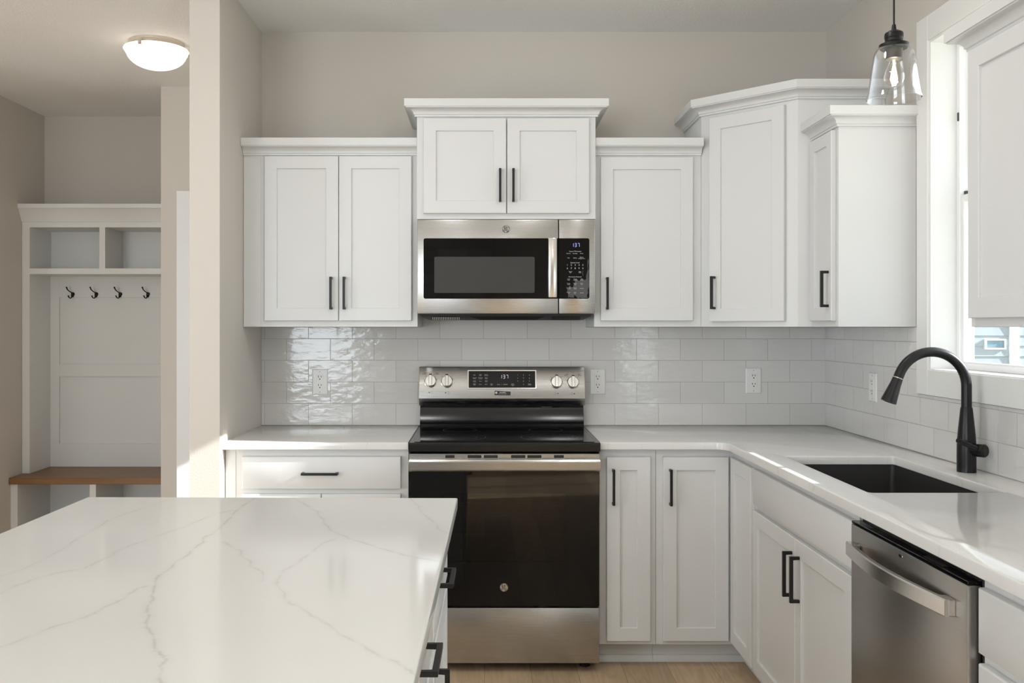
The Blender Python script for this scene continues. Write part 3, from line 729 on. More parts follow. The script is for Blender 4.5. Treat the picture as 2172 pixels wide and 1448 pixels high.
th.part('dial_print', dm, PRINTD, bgd)
bm.free(); bm = new(); prism(bm, fK, [(kx(1049), kz(837.2)), (kx(1082.6), kz(838)), (kx(1083), kz(830)), (kx(1049.3), kz(828.2))], 0.0003, 0.0008); stk = th.part('sticker', bm, BPLAST, bgd)
bm = new(); lathe(bm, [(0.0052, 0), (0.0052, 0.0003)], fK.p(kx(1052.6), kz(832.3), 0.0008), fK.W, 20)
box(bm, fK, kx(1059.5), kx(1064.0), kz(832.2), kz(831.0), 0.0008, 0.0010); box(bm, fK, kx(1064.6), kx(1072.5), kz(832.2), kz(831.0), 0.0008, 0.0010); box(bm, fK, kx(1057), kx(1074), kz(834.6), kz(834.2), 0.0008, 0.0010); th.part('sticker_print', bm, PRINTW, stk)
bm = new(); box(bm, WF, kx(1149), kx(1172), 0.999, 1.006, 0.056, 0.058, 0.0005); th.part('latch_label', bm, DGREY)
# vent trim under the cooktop
bm = new(); box(bm, WF, RX0 - 0.001, RX1 + 0.001, 0.846, 0.8715, 0.60, 0.6655, 0.002); vt = th.part('vent_trim', bm, STEEL)
for c0, c1 in ((425, 528), (665, 815), (838, 990), (1130, 1285), (1305, 1458), (1590, 1698)):
    x0, x1 = [(860 + c / 5.05 - VPX) * 3.67 / FPX for c in (c0, c1)]
    bm = new(); box(bm, WF, x0, x1, 0.853, 0.866, 0.6650, 0.6662, 0.0005); sv = th.part('vent_slot', bm, SLOT, vt)
    bm = new(); frame_ring(bm, WF, x0 - 0.0025, x1 + 0.0025, 0.8505, 0.868, 0.003, 0.6650, 0.6672, 0.0006); th.part('slot_rim', bm, STEELH, vt)
# oven door with a real window
bm = new(); W0 = [(px - VPX) * 3.675 / FPX for px in (939, 1199.5)]; Wz = [CAMZ + (VPY - py) * 3.675 / FPX for py in (1192, 1046)]
def rr4(u0, u1, v0, v1, w): return [WF.p(u0, v0, w), WF.p(u1, v0, w), WF.p(u1, v1, w), WF.p(u0, v1, w)]
DZ0, DZ1 = 0.264, 0.845
vr = loft(bm, [rr4(W0[0], W0[1], Wz[0], Wz[1], 0.645), rr4(RX0, RX1, DZ0, DZ1, 0.645), rr4(RX0, RX1, DZ0, DZ1, 0.658), rr4(RX0 + 0.002, RX1 - 0.002, DZ0 + 0.002, DZ1 - 0.002, 0.660), rr4(W0[0], W0[1], Wz[0], Wz[1], 0.660)], False, False)
for i in range(4): bm.faces.new((vr[0][i], vr[0][(i + 1) % 4], vr[-1][(i + 1) % 4], vr[-1][i]))
od = th.part('oven_door', bm, BGLASS)
bm = new(); box(bm, WF, W0[0] + 0.0002, W0[1] - 0.0002, Wz[0] + 0.0002, Wz[1] - 0.0002, 0.6565, 0.6599); th.part('oven_window', bm, OVENGL, od)
bm = new(); box(bm, WF, W0[0], W0[1], Wz[0], Wz[1], 0.6405, 0.6410); th.part('window_liner', bm, CAVITY, od)
for zz, xx in ((Wz[1] - 0.040, 1197), (Wz[1] - 0.052, 1180), (Wz[1] - 0.092, 1194), (Wz[1] - 0.165, 1185)):
    bm = new(); tube(bm, [(W0[0] + 0.004, -0.648, zz), (W0[1] - 0.006, -0.648, zz)], 0.0013, 8)
    if xx > 1190:
        for k in range(12): tube(bm, [(W0[0] + 0.03 + k * 0.0385, -0.648, zz - 0.001), (W0[0] + 0.03 + k * 0.0385, -0.648, zz + 0.005)], 0.0012, 6)
    th.part('oven_rack', bm, simple('rack_wire', (0.20, 0.19, 0.18, 1), 0.35, 1.0) if zz == Wz[1] - 0.040 else bpy.data.materials['rack_wire'], od)
bm = new(); prism_u(bm, [(0.6602, 0.800), (0.690, 0.803), (0.698, 0.810), (0.700, 0.845), (0.696, 0.8505), (0.6602, 0.8505)], RX0 - 0.0005, RX1 + 0.0005); bmesh.ops.bevel(bm, geom=list(bm.edges), offset=0.0018, segments=2, affect='EDGES'); th.part('oven_handle', bm, STEEL, od)
fdo = F((0, -0.6600, 0)); emblem(th, fdo, (1069 - VPX) * 3.675 / FPX, CAMZ + (VPY - 1245.5) * 3.675 / FPX, 0.0168, od)
bm = new(); box(bm, WF, RX0, RX1, 0.036, 0.2565, 0.630, 0.660, 0.003, 2); th.part('storage_drawer', bm, STEEL)

# ============================================================ microwave
MX0, MX1 = -0.2865, 0.4705; MZ0, MZ1 = 1.430, 1.8315; Mdist = 3.930; mf = 4.336 - Mdist
th = Thing('over_range_microwave', 'stainless over-the-range microwave under the middle wall cabinet', 'microwave', (0.092, -0.2, MZ0))
mx = lambda px: (px - VPX) * Mdist / FPX
mz = lambda py: CAMZ + (VPY - py) * Mdist / FPX
bm = new(); box(bm, WF, MX0 + 0.002, MX1 - 0.002, MZ0 + 0.001, MZ1, 0.010, mf - 0.026, 0.001); th.part('case', bm, DGREY)
xs = mx(1184.8)
bm = new(); box(bm, WF, MX0, xs - 0.0012, MZ0, MZ1 - 0.001, mf - 0.025, mf, 0.004, 2); door = th.part('microwave_door', bm, STEEL)
bm = new(); box(bm, WF, xs + 0.0012, MX1, MZ0, MZ1 - 0.001, mf - 0.025, mf, 0.004, 2); pan = th.part('control_panel', bm, STEEL)
gz0, gz1, gx0, gx1 = mz(633.3), mz(505.2), mx(898.4), mx(1250)
def half_round(u0, u1, v0, v1, r, left):
    pts = round_rect(u0, u1, v0, v1, r, 6)
    c = (u0 + u1) / 2
    return [(u if (u < c) == left else (u1 if left else u0), v) for u, v in pts] if False else pts
def one_side(u0, u1, v0, v1, r, left):
    out = []
    for cx, cy, a0, on in ((u1 - r, v0 + r, -90, not left), (u1 - r, v1 - r, 0, not left), (u0 + r, v1 - r, 90, left), (u0 + r, v0 + r, 180, left)):
        if on: out += [(cx + r * math.cos(R(a0 + 15 * i)), cy + r * math.sin(R(a0 + 15 * i))) for i in range(7)]
        else: out.append((cx + (r if a0 in (-90, 0) else -r), cy + (-r if a0 in (-90, 180) else r)))
    return out
bm = new(); prism(bm, WF, one_side(gx0, xs - 0.0012, gz0, gz1, 0.008, True), mf - 0.002, mf + 0.0012); dg = th.part('door_glass', bm, BGLASS, door)
SCREEN = simple('perforated_screen', (0.062, 0.062, 0.060, 1), 0.10, 0.0)
bm = new(); prism(bm, WF, round_rect(mx(921.2), mx(1134), mz(621), mz(544.5), 0.006, 5), mf + 0.0010, mf + 0.0016); th.part('door_window', bm, SCREEN, door)
bm = new(); prism(bm, WF, one_side(xs + 0.0012, gx1, gz0, gz1, 0.008, False), mf - 0.002, mf + 0.0012); th.part('keypad_glass', bm, BGLASS, pan)
bm = new(); box(bm, WF, mx(1162), mx(1180), mz(631.2), mz(505.6), mf + 0.026, mf + 0.036, 0.003, 2); hd = th.part('handle', bm, STEELH, door)
for za in (mz(626), mz(513)):
    bm = new(); box(bm, WF, mx(1165), mx(1177), za - 0.008, za + 0.008, mf + 0.0012, mf + 0.027, 0.001); th.part('handle_post', bm, CHROME, hd)
bm = new(); digits(bm, WF, '137', mx(1220.8), mz(519.6), 0.0145, mf + 0.0016); th.part('clock_digits', bm, DIGB, pan)
bm = new()
mt = lambda s, cx, cy, z=0.0062: add_text(bm, WF, s, mx(870 + cx / 5.171), mz(440 + cy / 5.171), z, 'CENTER', mf + 0.0016)
for s, x, y in (('Sensor Microwave', 1810, 480), ('Express Cook', 1808, 605), ('Microwave Features', 1808, 760)): mt(s, x, y, 0.0068)
for s, x, y in (('Popcorn', 1737, 504), ('Beverage', 1809, 504), ('Potato', 1881, 504), ('Melt', 1737, 553), ('Reheat', 1809, 553), ('Defrost', 1881, 546), ('Weight/Time', 1881, 560), ('Cancel', 1757, 702), ('Off', 1757, 714), ('Start', 1862, 702), ('Pause', 1862, 714),
                ('Cook', 1738, 784), ('Time', 1738, 796), ('Timer', 1809, 784), ('On/Off', 1809, 796), ('Add', 1881, 784), ('30 Sec', 1881, 796), ('Power', 1738, 831), ('Level', 1738, 844), ('Surface', 1809, 831), ('Light', 1809, 844), ('Hi/Lo', 1881, 831), ('Vent', 1881, 844),
                ('Turntable', 1738, 880), ('On/Off', 1738, 891), ('Steam', 1809, 880), ('Clean', 1809, 891), ('Settings', 1881, 886), ('Remote', 1738, 930), ('On', 1738, 942), ('Auto', 1809, 930), ('Fan', 1809, 942), ('Add 30', 1881, 936)): mt(s, x, y, 0.0052)
for i, s in enumerate('1234567890'): mt(s, 1724 + 42.5 * (i % 5), 631 + 36 * (i // 5), 0.0098)
th.part('keypad_print', bm, PRINTW, pan)
emblem(th, F((0, -mf, 0)), mx(1073.5), mz(485.8), 0.0158, door, STEEL)
# leftover film on the keypad glass
FILM = simple('peeling_film', (0.075, 0.075, 0.078, 1), 0.3)
bm = new(); rnd = random.Random(3)
def blob(pts):
    out = []
    for i, (x, y) in enumerate(pts):
        nx, ny = pts[(i + 1) % len(pts)]
        for k in range(4):
            t = k / 4; out.append((mx(870 + (x + (nx - x) * t + rnd.uniform(-7, 7)) / 5.171), mz(440 + (y + (ny - y) * t + rnd.uniform(-7, 7)) / 5.171)))
    prism(bm, WF, out, mf + 0.0011, mf + 0.0014)
blob([(1735, 985), (1728, 900), (1745, 850), (1765, 880), (1790, 860), (1815, 780), (1850, 800), (1880, 780), (1920, 800), (1945, 700), (1940, 600), (1958, 560), (1955, 700), (1958, 860), (1940, 960), (1945, 992), (1840, 995), (1800, 960), (1790, 992)])
blob([(1890, 690), (1897, 700), (1896, 752), (1888, 745)])
th.part('film_residue', bm, FILM, pan)
# underside tray with grilles
bm = new(); tr = lambda i, d0, d1, z: [Vector((MX0 + i, -d1, z)), Vector((MX1 - i, -d1, z)), Vector((MX1 - i, -d0, z)), Vector((MX0 + i, -d0, z))]
loft(bm, [tr(0.004, 0.03, mf - 0.028, 1.4305), tr(0.014, 0.03, mf - 0.034, 1.420), tr(0.045, 0.05, mf - 0.065, 1.4045)]); us = th.part('underside_tray', bm, DGREY)
fT = F((0, -(mf - 0.034), 1.420), (1, 0, 0), (0, -0.031, 0.0155), (0, -0.0155, -0.031))
SLAT_LIT = simple('filter_slat_lit_tone', (0.72, 0.71, 0.69, 1), 0.4)  # slat colour raised to stand in for lamp light above the cooktop
for px0, px1, m_ in ((916, 976, SLAT_LIT), (1170, 1232, DGREY)):
    u0, u1 = (px0 - VPX) * 3.96 / FPX, (px1 - VPX) * 3.96 / FPX
    bm = new(); box(bm, fT, u0, u1, -0.032, -0.004, 0.0002, 0.002, 0.0005); g = th.part('vent_grille', bm, SLOT, us)
    n = 16
    bm = new()
    for k in range(n): box(bm, fT, u0 + (u1 - u0) * (k + 0.25) / n, u0 + (u1 - u0) * (k + 0.70) / n, -0.030, -0.006, 0.002, 0.0028)
    th.part('grille_slats', bm, m_, g)
bm = new(); loft(bm, [[fT.p(mx(994), 0.0, w_), fT.p(mx(1158), 0.0, w_), fT.p(mx(1140), -0.031, w_), fT.p(mx(1018), -0.031, w_)] for w_ in (0.0002, 0.0012)]); th.part('lamp_recess', bm, SLOT, us)

# ============================================================ dishwasher
th = Thing('dishwasher', 'stainless dishwasher with a bowed bar handle, right of the sink doors', 'dishwasher', (1.3, -2.17, 0))
DX = 0.977; fDW = right_face(DX)
bm = new(); box(bm, WF, DX + 0.030, XR - 0.03, 0.105, 0.865, 1.872, 2.470, 0.003); th.part('tub', bm, BPLAST)
bm = new(); box(bm, WF, DX + 0.05, XR - 0.03, 0.001, 0.104, 1.872, 2.470); th.part('toe_panel', bm, BPLAST)
bm = new(); box(bm, WF, DX, DX + 0.0285, 0.115, 0.851, 1.872, 2.466, 0.003, 2); dd = th.part('door', bm, STEELY)
bm = new(); box(bm, WF, DX + 0.001, DX + 0.060, 0.8515, 0.859, 1.8725, 2.466, 0.0015); cs = th.part('control_strip', bm, BGLASS)
bm = new(); box(bm, WF, DX + 0.008, DX + 0.022, 0.8588, 0.8596, 2.26, 2.35, 0.0002); th.part('button_label', bm, DGREY, cs)
rings = []
zc, hh = 0.7905, 0.0185
for i in range(25):
    t = i / 24; dpt = 1.897 + 0.523 * t
    off = 0.024 + 0.024 * math.sin(math.pi * t); tk = 0.012
    rings.append([fDW.p(dpt, zc - hh, off - tk), fDW.p(dpt, zc - hh, off - 0.003), fDW.p(dpt, zc - hh + 0.003, off), fDW.p(dpt, zc + hh - 0.003, off), fDW.p(dpt, zc + hh, off - 0.003), fDW.p(dpt, zc + hh, off - tk)])
bm = new(); loft(bm, rings); hdl = th.part('handle', bm, STEELH, dd)
for d0, d1 in ((1.897, 1.935), (2.382, 2.421)):
    bm = new(); box(bm, fDW, d0, d1, zc - hh + 0.001, zc + hh - 0.001, 0.0, 0.016, 0.002); th.part('handle_bracket', bm, STEELH, hdl)
bm = new(); prism(bm, fDW, round_rect(2.157, 2.174, 0.8325, 0.8395, 0.003), 0.0, 0.0012); th.part('small_badge', bm, CHROME, dd)

# ============================================================ outlets
def outlet(f, u, v, label):
    th = Thing('wall_outlet', label, 'outlet', f.p(u, v, 0), 'white duplex outlets on the backsplash')
    bm = new(); rect_steps(bm, f, u - 0.0365, u + 0.0365, v - 0.0595, v + 0.0595, [(0, 0.0002), (0, 0.002), (0.004, 0.0055)]); pl = th.part('cover_plate', bm, PLATE)
    bm = new(); box(bm, f, u - 0.0165, u + 0.0165, v - 0.0335, v + 0.0335, 0.005, 0.0072, 0.0008); fc = th.part('receptacle', bm, PLATE)
    for s in (1, -1):
        bm = new(); c = v + s * 0.0195
        box(bm, f, u - 0.0075, u - 0.0050, c + 0.001, c + 0.0095, 0.0070, 0.0075); box(bm, f, u + 0.0050, u + 0.0075, c + 0.002, c + 0.0088, 0.0070, 0.0075)
        lathe(bm, [(0.0028, 0), (0.0028, 0.0005)], f.p(u, c - 0.0065, 0.0070), f.W, 14); th.part('socket_slots', bm, SLOT, fc)
        bm = new(); lathe(bm, [(0.0028, 0), (0.0028, 0.0006)], f.p(u, v + s * 0.0475, 0.0055), f.W, 12); th.part('screw', bm, simple('screw_head', (0.5, 0.5, 0.5, 1), 0.4) if 'screw_head' not in bpy.data.materials else bpy.data.materials['screw_head'], pl)
fo = F((0, -0.008, 0)); bx = lambda px: (px - VPX) * 4.328 / FPX; bz = lambda py: CAMZ + (VPY - py) * 4.328 / FPX
outlet(fo, bx(679), bz(809.5), 'white duplex outlet on the tile left of the range')
outlet(fo, bx(1267.5), bz(809), 'white duplex outlet on the tile just right of the range')
outlet(fo, bx(1598), bz(807), 'white duplex outlet on the back tile near the right corner')
outlet(right_face(XR - 0.008), 0.548, CAMZ + (VPY - 821) * 3.788 / FPX, 'white outlet on the side wall tile left of the faucet')

# ============================================================ island
IP = (-0.073, -1.846, 0.0); IR = R(-0.85)
TW, TL, TZ, TT = 1.003, 1.95, 0.9135, 0.030
ang = math.cos(IR), math.sin(IR)
def px_to_island(px, py):
    dist = (CAMZ - TZ) * FPX / (py - VPY); x = (px - VPX) * dist / FPX; y = dist - 4.336
    dx, dy = x - IP[0], y - IP[1]
    return (dx * ang[0] + dy * ang[1], -dx * ang[1] + dy * ang[0])
V1, V2 = lambda L: [(x / 3.638, 1050 + y / 3.638) for x, y in L], lambda L: [(450 + x / 3.638, 1050 + y / 3.638) for x, y in L]
veins = [
 (V1([(-300, 690), (0, 622), (160, 578), (300, 512), (450, 435), (520, 395), (590, 340), (720, 265), (830, 195), (960, 145), (1150, 85), (1290, 35)]), 0.5),
 (V1([(-300, 850), (0, 755), (130, 695), (290, 640), (470, 592), (640, 565), (760, 510), (870, 455), (900, 428), (1000, 390), (1130, 345), (1300, 285), (1430, 240), (1560, 185), (1700, 135), (1800, 118)]), 0.6),
 (V2([(360, 15), (330, 25), (280, 50), (220, 95), (170, 130), (165, 150), (90, 225), (0, 300)]) + V1([(1570, 325), (1565, 365), (1490, 410), (1450, 460), (1350, 515), (1320, 560), (1240, 610), (1205, 650), (1195, 700), (1165, 770), (1185, 800), (1140, 850), (1130, 890), (1150, 930), (1125, 985), (1135, 1030), (1190, 1085), (1192, 1150), (1200, 1195), (1270, 1240), (1275, 1270), (1250, 1310), (1235, 1448), (1210, 1700)]), 0.9),
 (V1([(-200, 1250), (0, 1175), (100, 1140), (260, 1080), (420, 1010), (590, 965), (720, 915), (800, 865), (960, 795), (1010, 750), (1060, 720), (1130, 700)]), 0.7),
 (V2([(600, 10), (620, 20), (700, 60), (760, 100), (815, 125), (815, 150), (860, 180), (870, 215), (915, 270), (1000, 305), (1060, 335), (1180, 370), (1280, 405), (1380, 430), (1440, 445), (1500, 468), (1600, 485), (1750, 510)]), 0.75),
 (V2([(940, 340), (850, 370), (800, 410), (780, 435), (690, 490), (640, 535), (560, 575), (500, 660), (490, 690), (550, 745), (565, 805), (620, 840), (680, 860), (760, 930), (850, 970), (920, 1015), (1000, 1085), (1120, 1130), (1230, 1205), (1340, 1260), (1430, 1285), (1500, 1340), (1550, 1375)]), 0.6),
 (V2([(95, 360), (150, 395), (215, 425), (230, 470), (295, 510), (300, 550), (385, 590), (385, 660)]), 0.55),
 (V2([(1500, 15), (1530, 30), (1590, 80), (1600, 110), (1680, 185), (1730, 220), (1740, 260), (1820, 295)]), 0.55),
]
def island_top():
    r = 0.004
    xs = np.linspace(-TW + r, -r, 400)
    ys = np.concatenate([np.linspace(-r, -1.35, 520), np.linspace(-1.36, -TL + r, 30)])
    X, Y = np.meshgrid(xs, ys); nx, ny = len(xs), len(ys)
    vein = np.zeros_like(X)
    rng = np.random.default_rng(5)
    for pts, amp in veins:
        P = []
        for a, b in zip(pts, pts[1:]):
            n = 4
            for k in range(n):
                t = k / n; P.append(px_to_island(a[0] + (b[0] - a[0]) * t, a[1] + (b[1] - a[1]) * t))
        P.append(px_to_island(*pts[-1])); P = np.array(P)
        P[1:-1] += rng.normal(0, 0.0012, (len(P) - 2, 2))
        D = np.full_like(X, 9.0); wv = np.zeros_like(X)
        amps = amp * np.clip(0.75 + 0.35 * np.sin(np.arange(len(P)) * 0.9) + rng.normal(0, 0.15, len(P)), 0.2, 1.1)
        for i, (a, b) in enumerate(zip(P, P[1:])):
            lo, hi = np.minimum(a, b) - 0.02, np.maximum(a, b) + 0.02
            m = (X > lo[0]) & (X < hi[0]) & (Y > lo[1]) & (Y < hi[1])
            if not m.any(): continue
            ab = b - a; L = max(float(ab @ ab), 1e-9)
            t = np.clip(((X[m] - a[0]) * ab[0] + (Y[m] - a[1]) * ab[1]) / L, 0, 1)
            d = np.hypot(X[m] - a[0] - t * ab[0], Y[m] - a[1] - t * ab[1])
            val = amps[i] * (np.exp(-(d / 0.0022) ** 2) + 0.28 * np.exp(-(d / 0.009) ** 2))
            vein[m] = np.maximum(vein[m], val)
    verts = [(float(x), float(y), TZ) for x, y in zip(X.ravel(), Y.ravel())]; vv = list(vein.ravel().clip(0, 1))
    idx = lambda i, j: j * nx + i
    faces = [(idx(i, j), idx(i + 1, j), idx(i + 1, j + 1), idx(i, j + 1)) for j in range(ny - 1) for i in range(nx - 1)]
    bl = [idx(i, 0) for i in range(nx)] + [idx(nx - 1, j) for j in range(1, ny)] + [idx(i, ny - 1) for i in range(nx - 2, -1, -1)] + [idx(0, j) for j in range(ny - 2, 0, -1)]
    prev = bl
    for o_, z_ in ((r * 0.5, TZ - r * 0.134), (r * 0.866, TZ - r * 0.5), (r, TZ - r), (r, TZ - TT + 0.002), (r - 0.002, TZ - TT)):
        cur = []
        for b in bl:
            x, y, _ = verts[b]; i, j = b % nx, b // nx
            x += (o_ if i == nx - 1 else -o_ if i == 0 else 0); y += (o_ if j == 0 else -o_ if j == ny - 1 else 0)
            cur.append(len(verts)); verts.append((x, y, z_)); vv.append(vv[b] * 0.8)
        n = len(bl)
        faces += [(prev[k], cur[k], cur[(k + 1) % n], prev[(k + 1) % n]) for k in range(n)]; prev = cur
    faces.append(tuple(prev))
    me = bpy.data.meshes.new('island_countertop'); me.from_pydata(verts, [], faces); me.materials.append(QUARTZI)
    at = me.attributes.new('vein', 'FLOAT', 'POINT'); at.data.foreach_set('value', np.array(vv, dtype=np.float32))
    bm = bmesh.new(); bm.from_mesh(me); bmesh.ops.recalc_face_normals(bm, faces=bm.faces); bm.to_mesh(me); bm.free()
    for p in me.polygons: p.use_smooth = True
    me.set_sharp_from_angle(angle=R(40))
    o = bpy.data.objects.new('island_countertop', me); COL.objects.link(o); o.location = IP; o.rotation_euler = (0, 0, IR)
    o['label'] = 'large white quartz island countertop with faint grey veins in the foreground'; o['category'] = 'countertop'
island_top()
def island_thing(name, label, cat):
    t = Thing(name, label, cat, IP, rot=IR); t.loc = Vector((0, 0, 0)); return t     # its parts are built in island space
IXF = -0.042                                             # cabinet face, island space (x to the right, y to the back)
fI = F((IXF, 0, 0), (0, 1, 0), (0, 0, 1), (1, 0, 0))
PT = -0.030
for k, lab in enumerate(('white island cabinet with drawer and door, end nearest the range', 'white island cabinet with drawer and door, nearer the camera', 'white island cabinet with drawer and door, nearest end below the camera')):
    y1 = PT - 0.030 - k * 0.532; y0 = y1 - 0.530
    th = island_thing('island_cabinet', lab, 'cabinet')
    fw = F((0, 0, 0), (1, 0, 0), (0, 0, 1), (0, -1, 0))
    bm = new(); box(bm, fw, IXF - 0.62, IXF, BZ0, 0.8825, -y1, -y0, 0.001); th.part('body', bm, CAB)
    bm = new(); box(bm, fw, IXF - 0.60, IXF - 0.075, 0.001, BZ0 + 0.001, -y1, -y0); th.part('toe_kick', bm, CAB)
    d = slab_front(th, 'drawer', fI, y0 + 0.015, y1 - 0.015, 0.723, 0.854); c = (y0 + y1) / 2
    hpull(th, d, fI, c - 0.073, c + 0.073, 0.787)
    d = shaker(th, 'door', fI, y0 + 0.015, y1 - 0.015, 0.1125, 0.7026); vpull(th, d, fI, y0 + 0.042, 0.51, 0.655)
th = island_thing('island_end_panel', 'white end panel of the island facing the range', 'panel')
bm = new(); box(bm, F((0, 0, 0), (1, 0, 0), (0, 0, 1), (0, -1, 0)), -0.96, IXF, 0.001, 0.8825, 0.031, 0.0595, 0.001); th.part('board', bm, CAB)

# ============================================================ pendant lamp over the sink
PX, PD = 1.296, 1.41; PZ = CAMZ + (VPY - 211) * 2.926 / FPX
th = Thing('pendant_lamp', 'clear glass pendant lamp with black cap hanging before the window', 'pendant lamp', (PX, -PD, ZC))
O = (PX, -PD, PZ)
bm = new()
prof = [(0.0838, 0.0012), (0.0834, 0.0032), (0.0800, 0.012), (0.0735, 0.050), (0.0665, 0.100), (0.0600, 0.140), (0.0560, 0.153), (0.0480, 0.163), (0.0400, 0.1665), (0.0395, 0.1655), (0.0475, 0.1615), (0.0550, 0.1515), (0.0588, 0.139), (0.0652, 0.099), (0.0722, 0.049), (0.0782, 0.012), (0.0806, 0.0034), (0.0806, 0.0012), (0.0822, -0.0004)]
lathe(bm, prof + [prof[0]], O, n=64, cap0=False, cap1=False); th.part('glass_shade', bm, SHADEGL)
bm = new(); lathe(bm, [(0.0395, 0.160), (0.0445, 0.1675), (0.0445, 0.174), (0.0290, 0.181), (0.0270, 0.183), (0.0270, 0.192), (0.0285, 0.194), (0.0285, 0.204), (0.0270, 0.210), (0.016, 0.217), (0.0075, 0.220), (0.006, 0.236), (0.003, 0.238)], O, n=44); cap_ = th.part('cap', bm, BLK)
bm = new(); lathe(bm, [(0.0255, 0.162), (0.0260, 0.128), (0.0220, 0.126), (0.0150, 0.126)], O, n=36); th.part('socket', bm, DGREY, cap_)
bm = new(); tube(bm, [(PX, -PD, PZ + 0.236), (PX, -PD, ZC - 0.02)], 0.0030, 10); th.part('cord', bm, BLK)
bm = new(); lathe(bm, [(0.06, 0), (0.06, -0.012), (0.05, -0.022), (0.006, -0.026)], (PX, -PD, ZC - 0.0005), n=36); th.part('canopy', bm, BLK)
bm = new(); lathe(bm, [(0.0130, 0.136), (0.0145, 0.118), (0.0190, 0.106), (0.0270, 0.090), (0.0310, 0.075), (0.0305, 0.062), (0.0250, 0.049), (0.0140, 0.042), (0.001, 0.0405)], O, n=36, cap0=False, cap1=False); bl = th.part('light_bulb', bm, BULBGL)
bm = new()
for k in range(6):
    a = 2 * math.pi * k / 6; tube(bm, [(PX + 0.003 * math.cos(a), -PD + 0.003 * math.sin(a), PZ + 0.108), (PX + 0.0115 * math.cos(a), -PD + 0.0115 * math.sin(a), PZ + 0.062)], 0.0011, 6)
th.part('filament', bm, FILAM, bl)
bm = new(); lathe(bm, [(0.004, 0.112), (0.005, 0.135)], O, n=12); th.part('bulb_stem', bm, PLATE, bl)

# ============================================================ hall: ceiling light, built-in locker, hooks
CX, CY = -1.600, 0.17
th = Thing('ceiling_light', 'frosted glass flush-mount ceiling light glowing in the hall', 'ceiling light', (CX, CY, ZC))
bm = new(); lathe(bm, [(0.130, -0.0005), (0.130, -0.012), (0.136, -0.020), (0.136, -0.030), (0.128, -0.034)], (CX, CY, ZC), n=56); th.part('base_ring', bm, NICKEL)
bm = new(); prof = [(0.140, -0.036), (0.151, -0.033), (0.153, -0.038), (0.148, -0.046)]
for i in range(1, 11):
    a = R(90 * i / 10); prof.append((0.140 * math.cos(a) + 0.0001, -0.050 - 0.078 * math.sin(a)))
lathe(bm, prof, (CX, CY, ZC), n=56); th.part('glass_bowl', bm, FROST)
for a in (100, 220, 340):
    bm = new(); c = Vector((CX + 0.149 * math.cos(R(a + 160)), CY + 0.149 * math.sin(R(a + 160)), ZC - 0.030)); lathe(bm, [(0.009, 0.010), (0.010, 0), (0.009, -0.016), (0.006, -0.020)], c, n=16); th.part('clip', bm, NICKEL)
pl = bpy.data.lights.new('hall_lamp_light', 'POINT'); pl.energy = 0.7; pl.color = (1.0, 0.92, 0.84); pl.shadow_soft_size = 0.12
plo = bpy.data.objects.new('hall_lamp_light', pl); COL.objects.link(plo); plo.location = (CX, CY, ZC - 0.20)
pl2 = bpy.data.lights.new('pendant_bulb_light', 'POINT'); pl2.energy = 1.6; pl2.color = (1.0, 0.84, 0.66); pl2.shadow_soft_size = 0.010
po = bpy.data.objects.new('pendant_bulb_light', pl2); COL.objects.link(po); po.location = (PX, -PD, PZ + 0.080)

LX0, LX1 = -2.8925, -1.8675; LB = 1.7385; LF = 1.443        # back and front (y)
th = Thing('hall_locker', 'white built-in hall locker with cubbies and a wooden bench in the alcove', 'locker', (-2.38, 1.5, 0))
fL = F((0, LF, 0)); fLB = F((0, LB, 0))
bd = LB - LF
zl = lambda py, dist: CAMZ + (VPY - py) * dist / FPX
ZB = 0.457; ZT = 2.075; cub1, cub0 = zl(482, 5.78), zl(569, 5.78); sh0 = zl(581, 5.78)
bm = new(); box(bm, fLB, LX0, LX0 + 0.047, ZB + 0.001, ZT, 0.012, bd); th.part('side_panel', bm, LOCK)
bm = new(); box(bm, fLB, LX1 - 0.047, LX1, ZB + 0.001, ZT, 0.012, bd); th.part('side_panel', bm, LOCK)
bm = new(); box(bm, fLB, LX0 + 0.047, LX1 - 0.047, cub1, ZT, 0.012, bd); th.part('top_rail', bm, LOCK)
bm = new(); box(bm, fLB, LX0 + 0.047, LX1 - 0.047, sh0, cub0, 0.012, bd); th.part('shelf', bm, LOCK)
xd = (217 - VPX) * 5.78 / FPX
bm = new(); box(bm, fLB, xd - 0.018, xd + 0.018, cub0, cub1, 0.012, bd); th.part('divider', bm, LOCK)
bm = new(); sweep(bm, [(LX0, LF), (LX1, LF)], [(0, 2.030), (0.008, 2.030), (0.010, 2.038), (0.030, 2.070), (0.052, 2.105), (0.056, 2.108), (0.060, 2.110), (0.060, 2.136), (0, 2.136)]); th.part('crown_molding', bm, LOCK)
bm = new(); box(bm, fLB, LX0, LX1, ZB, ZT, 0.0, 0.011)
th.part('back_board', bm, LOCK)
D = 6.06; bx2 = lambda px: (px - VPX) * D / FPX
for i, (u0, u1, v0, v1) in enumerate(((LX0 + 0.047, bx2(127), ZB + 0.001, sh0), (-2.02, LX1 - 0.047, ZB + 0.001, sh0), (bx2(127), -2.02, zl(631, D), sh0), (bx2(127), -2.02, zl(798, D), zl(772, D)), (bx2(127), -2.02, ZB + 0.001, zl(940, D)))):
    bm = new(); box(bm, fLB, u0, u1, v0, v1, 0.011, 0.024, 0.001); th.part('panel_rail', bm, LOCK)
bm = new(); box(bm, F(), LX0 + 0.001, LX1, ZB - 0.041, ZB, -(LB - 0.001), -1.282, 0.002); th.part('bench_seat', bm, BENCH, None, 'stained brown wood bench seat')
fb = F((0, 1.300, 0))
bm = new(); box(bm, F(), LX0, LX0 + 0.042, 0.001, ZB - 0.042, -LB, -1.302); th.part('bench_side', bm, LOCK)
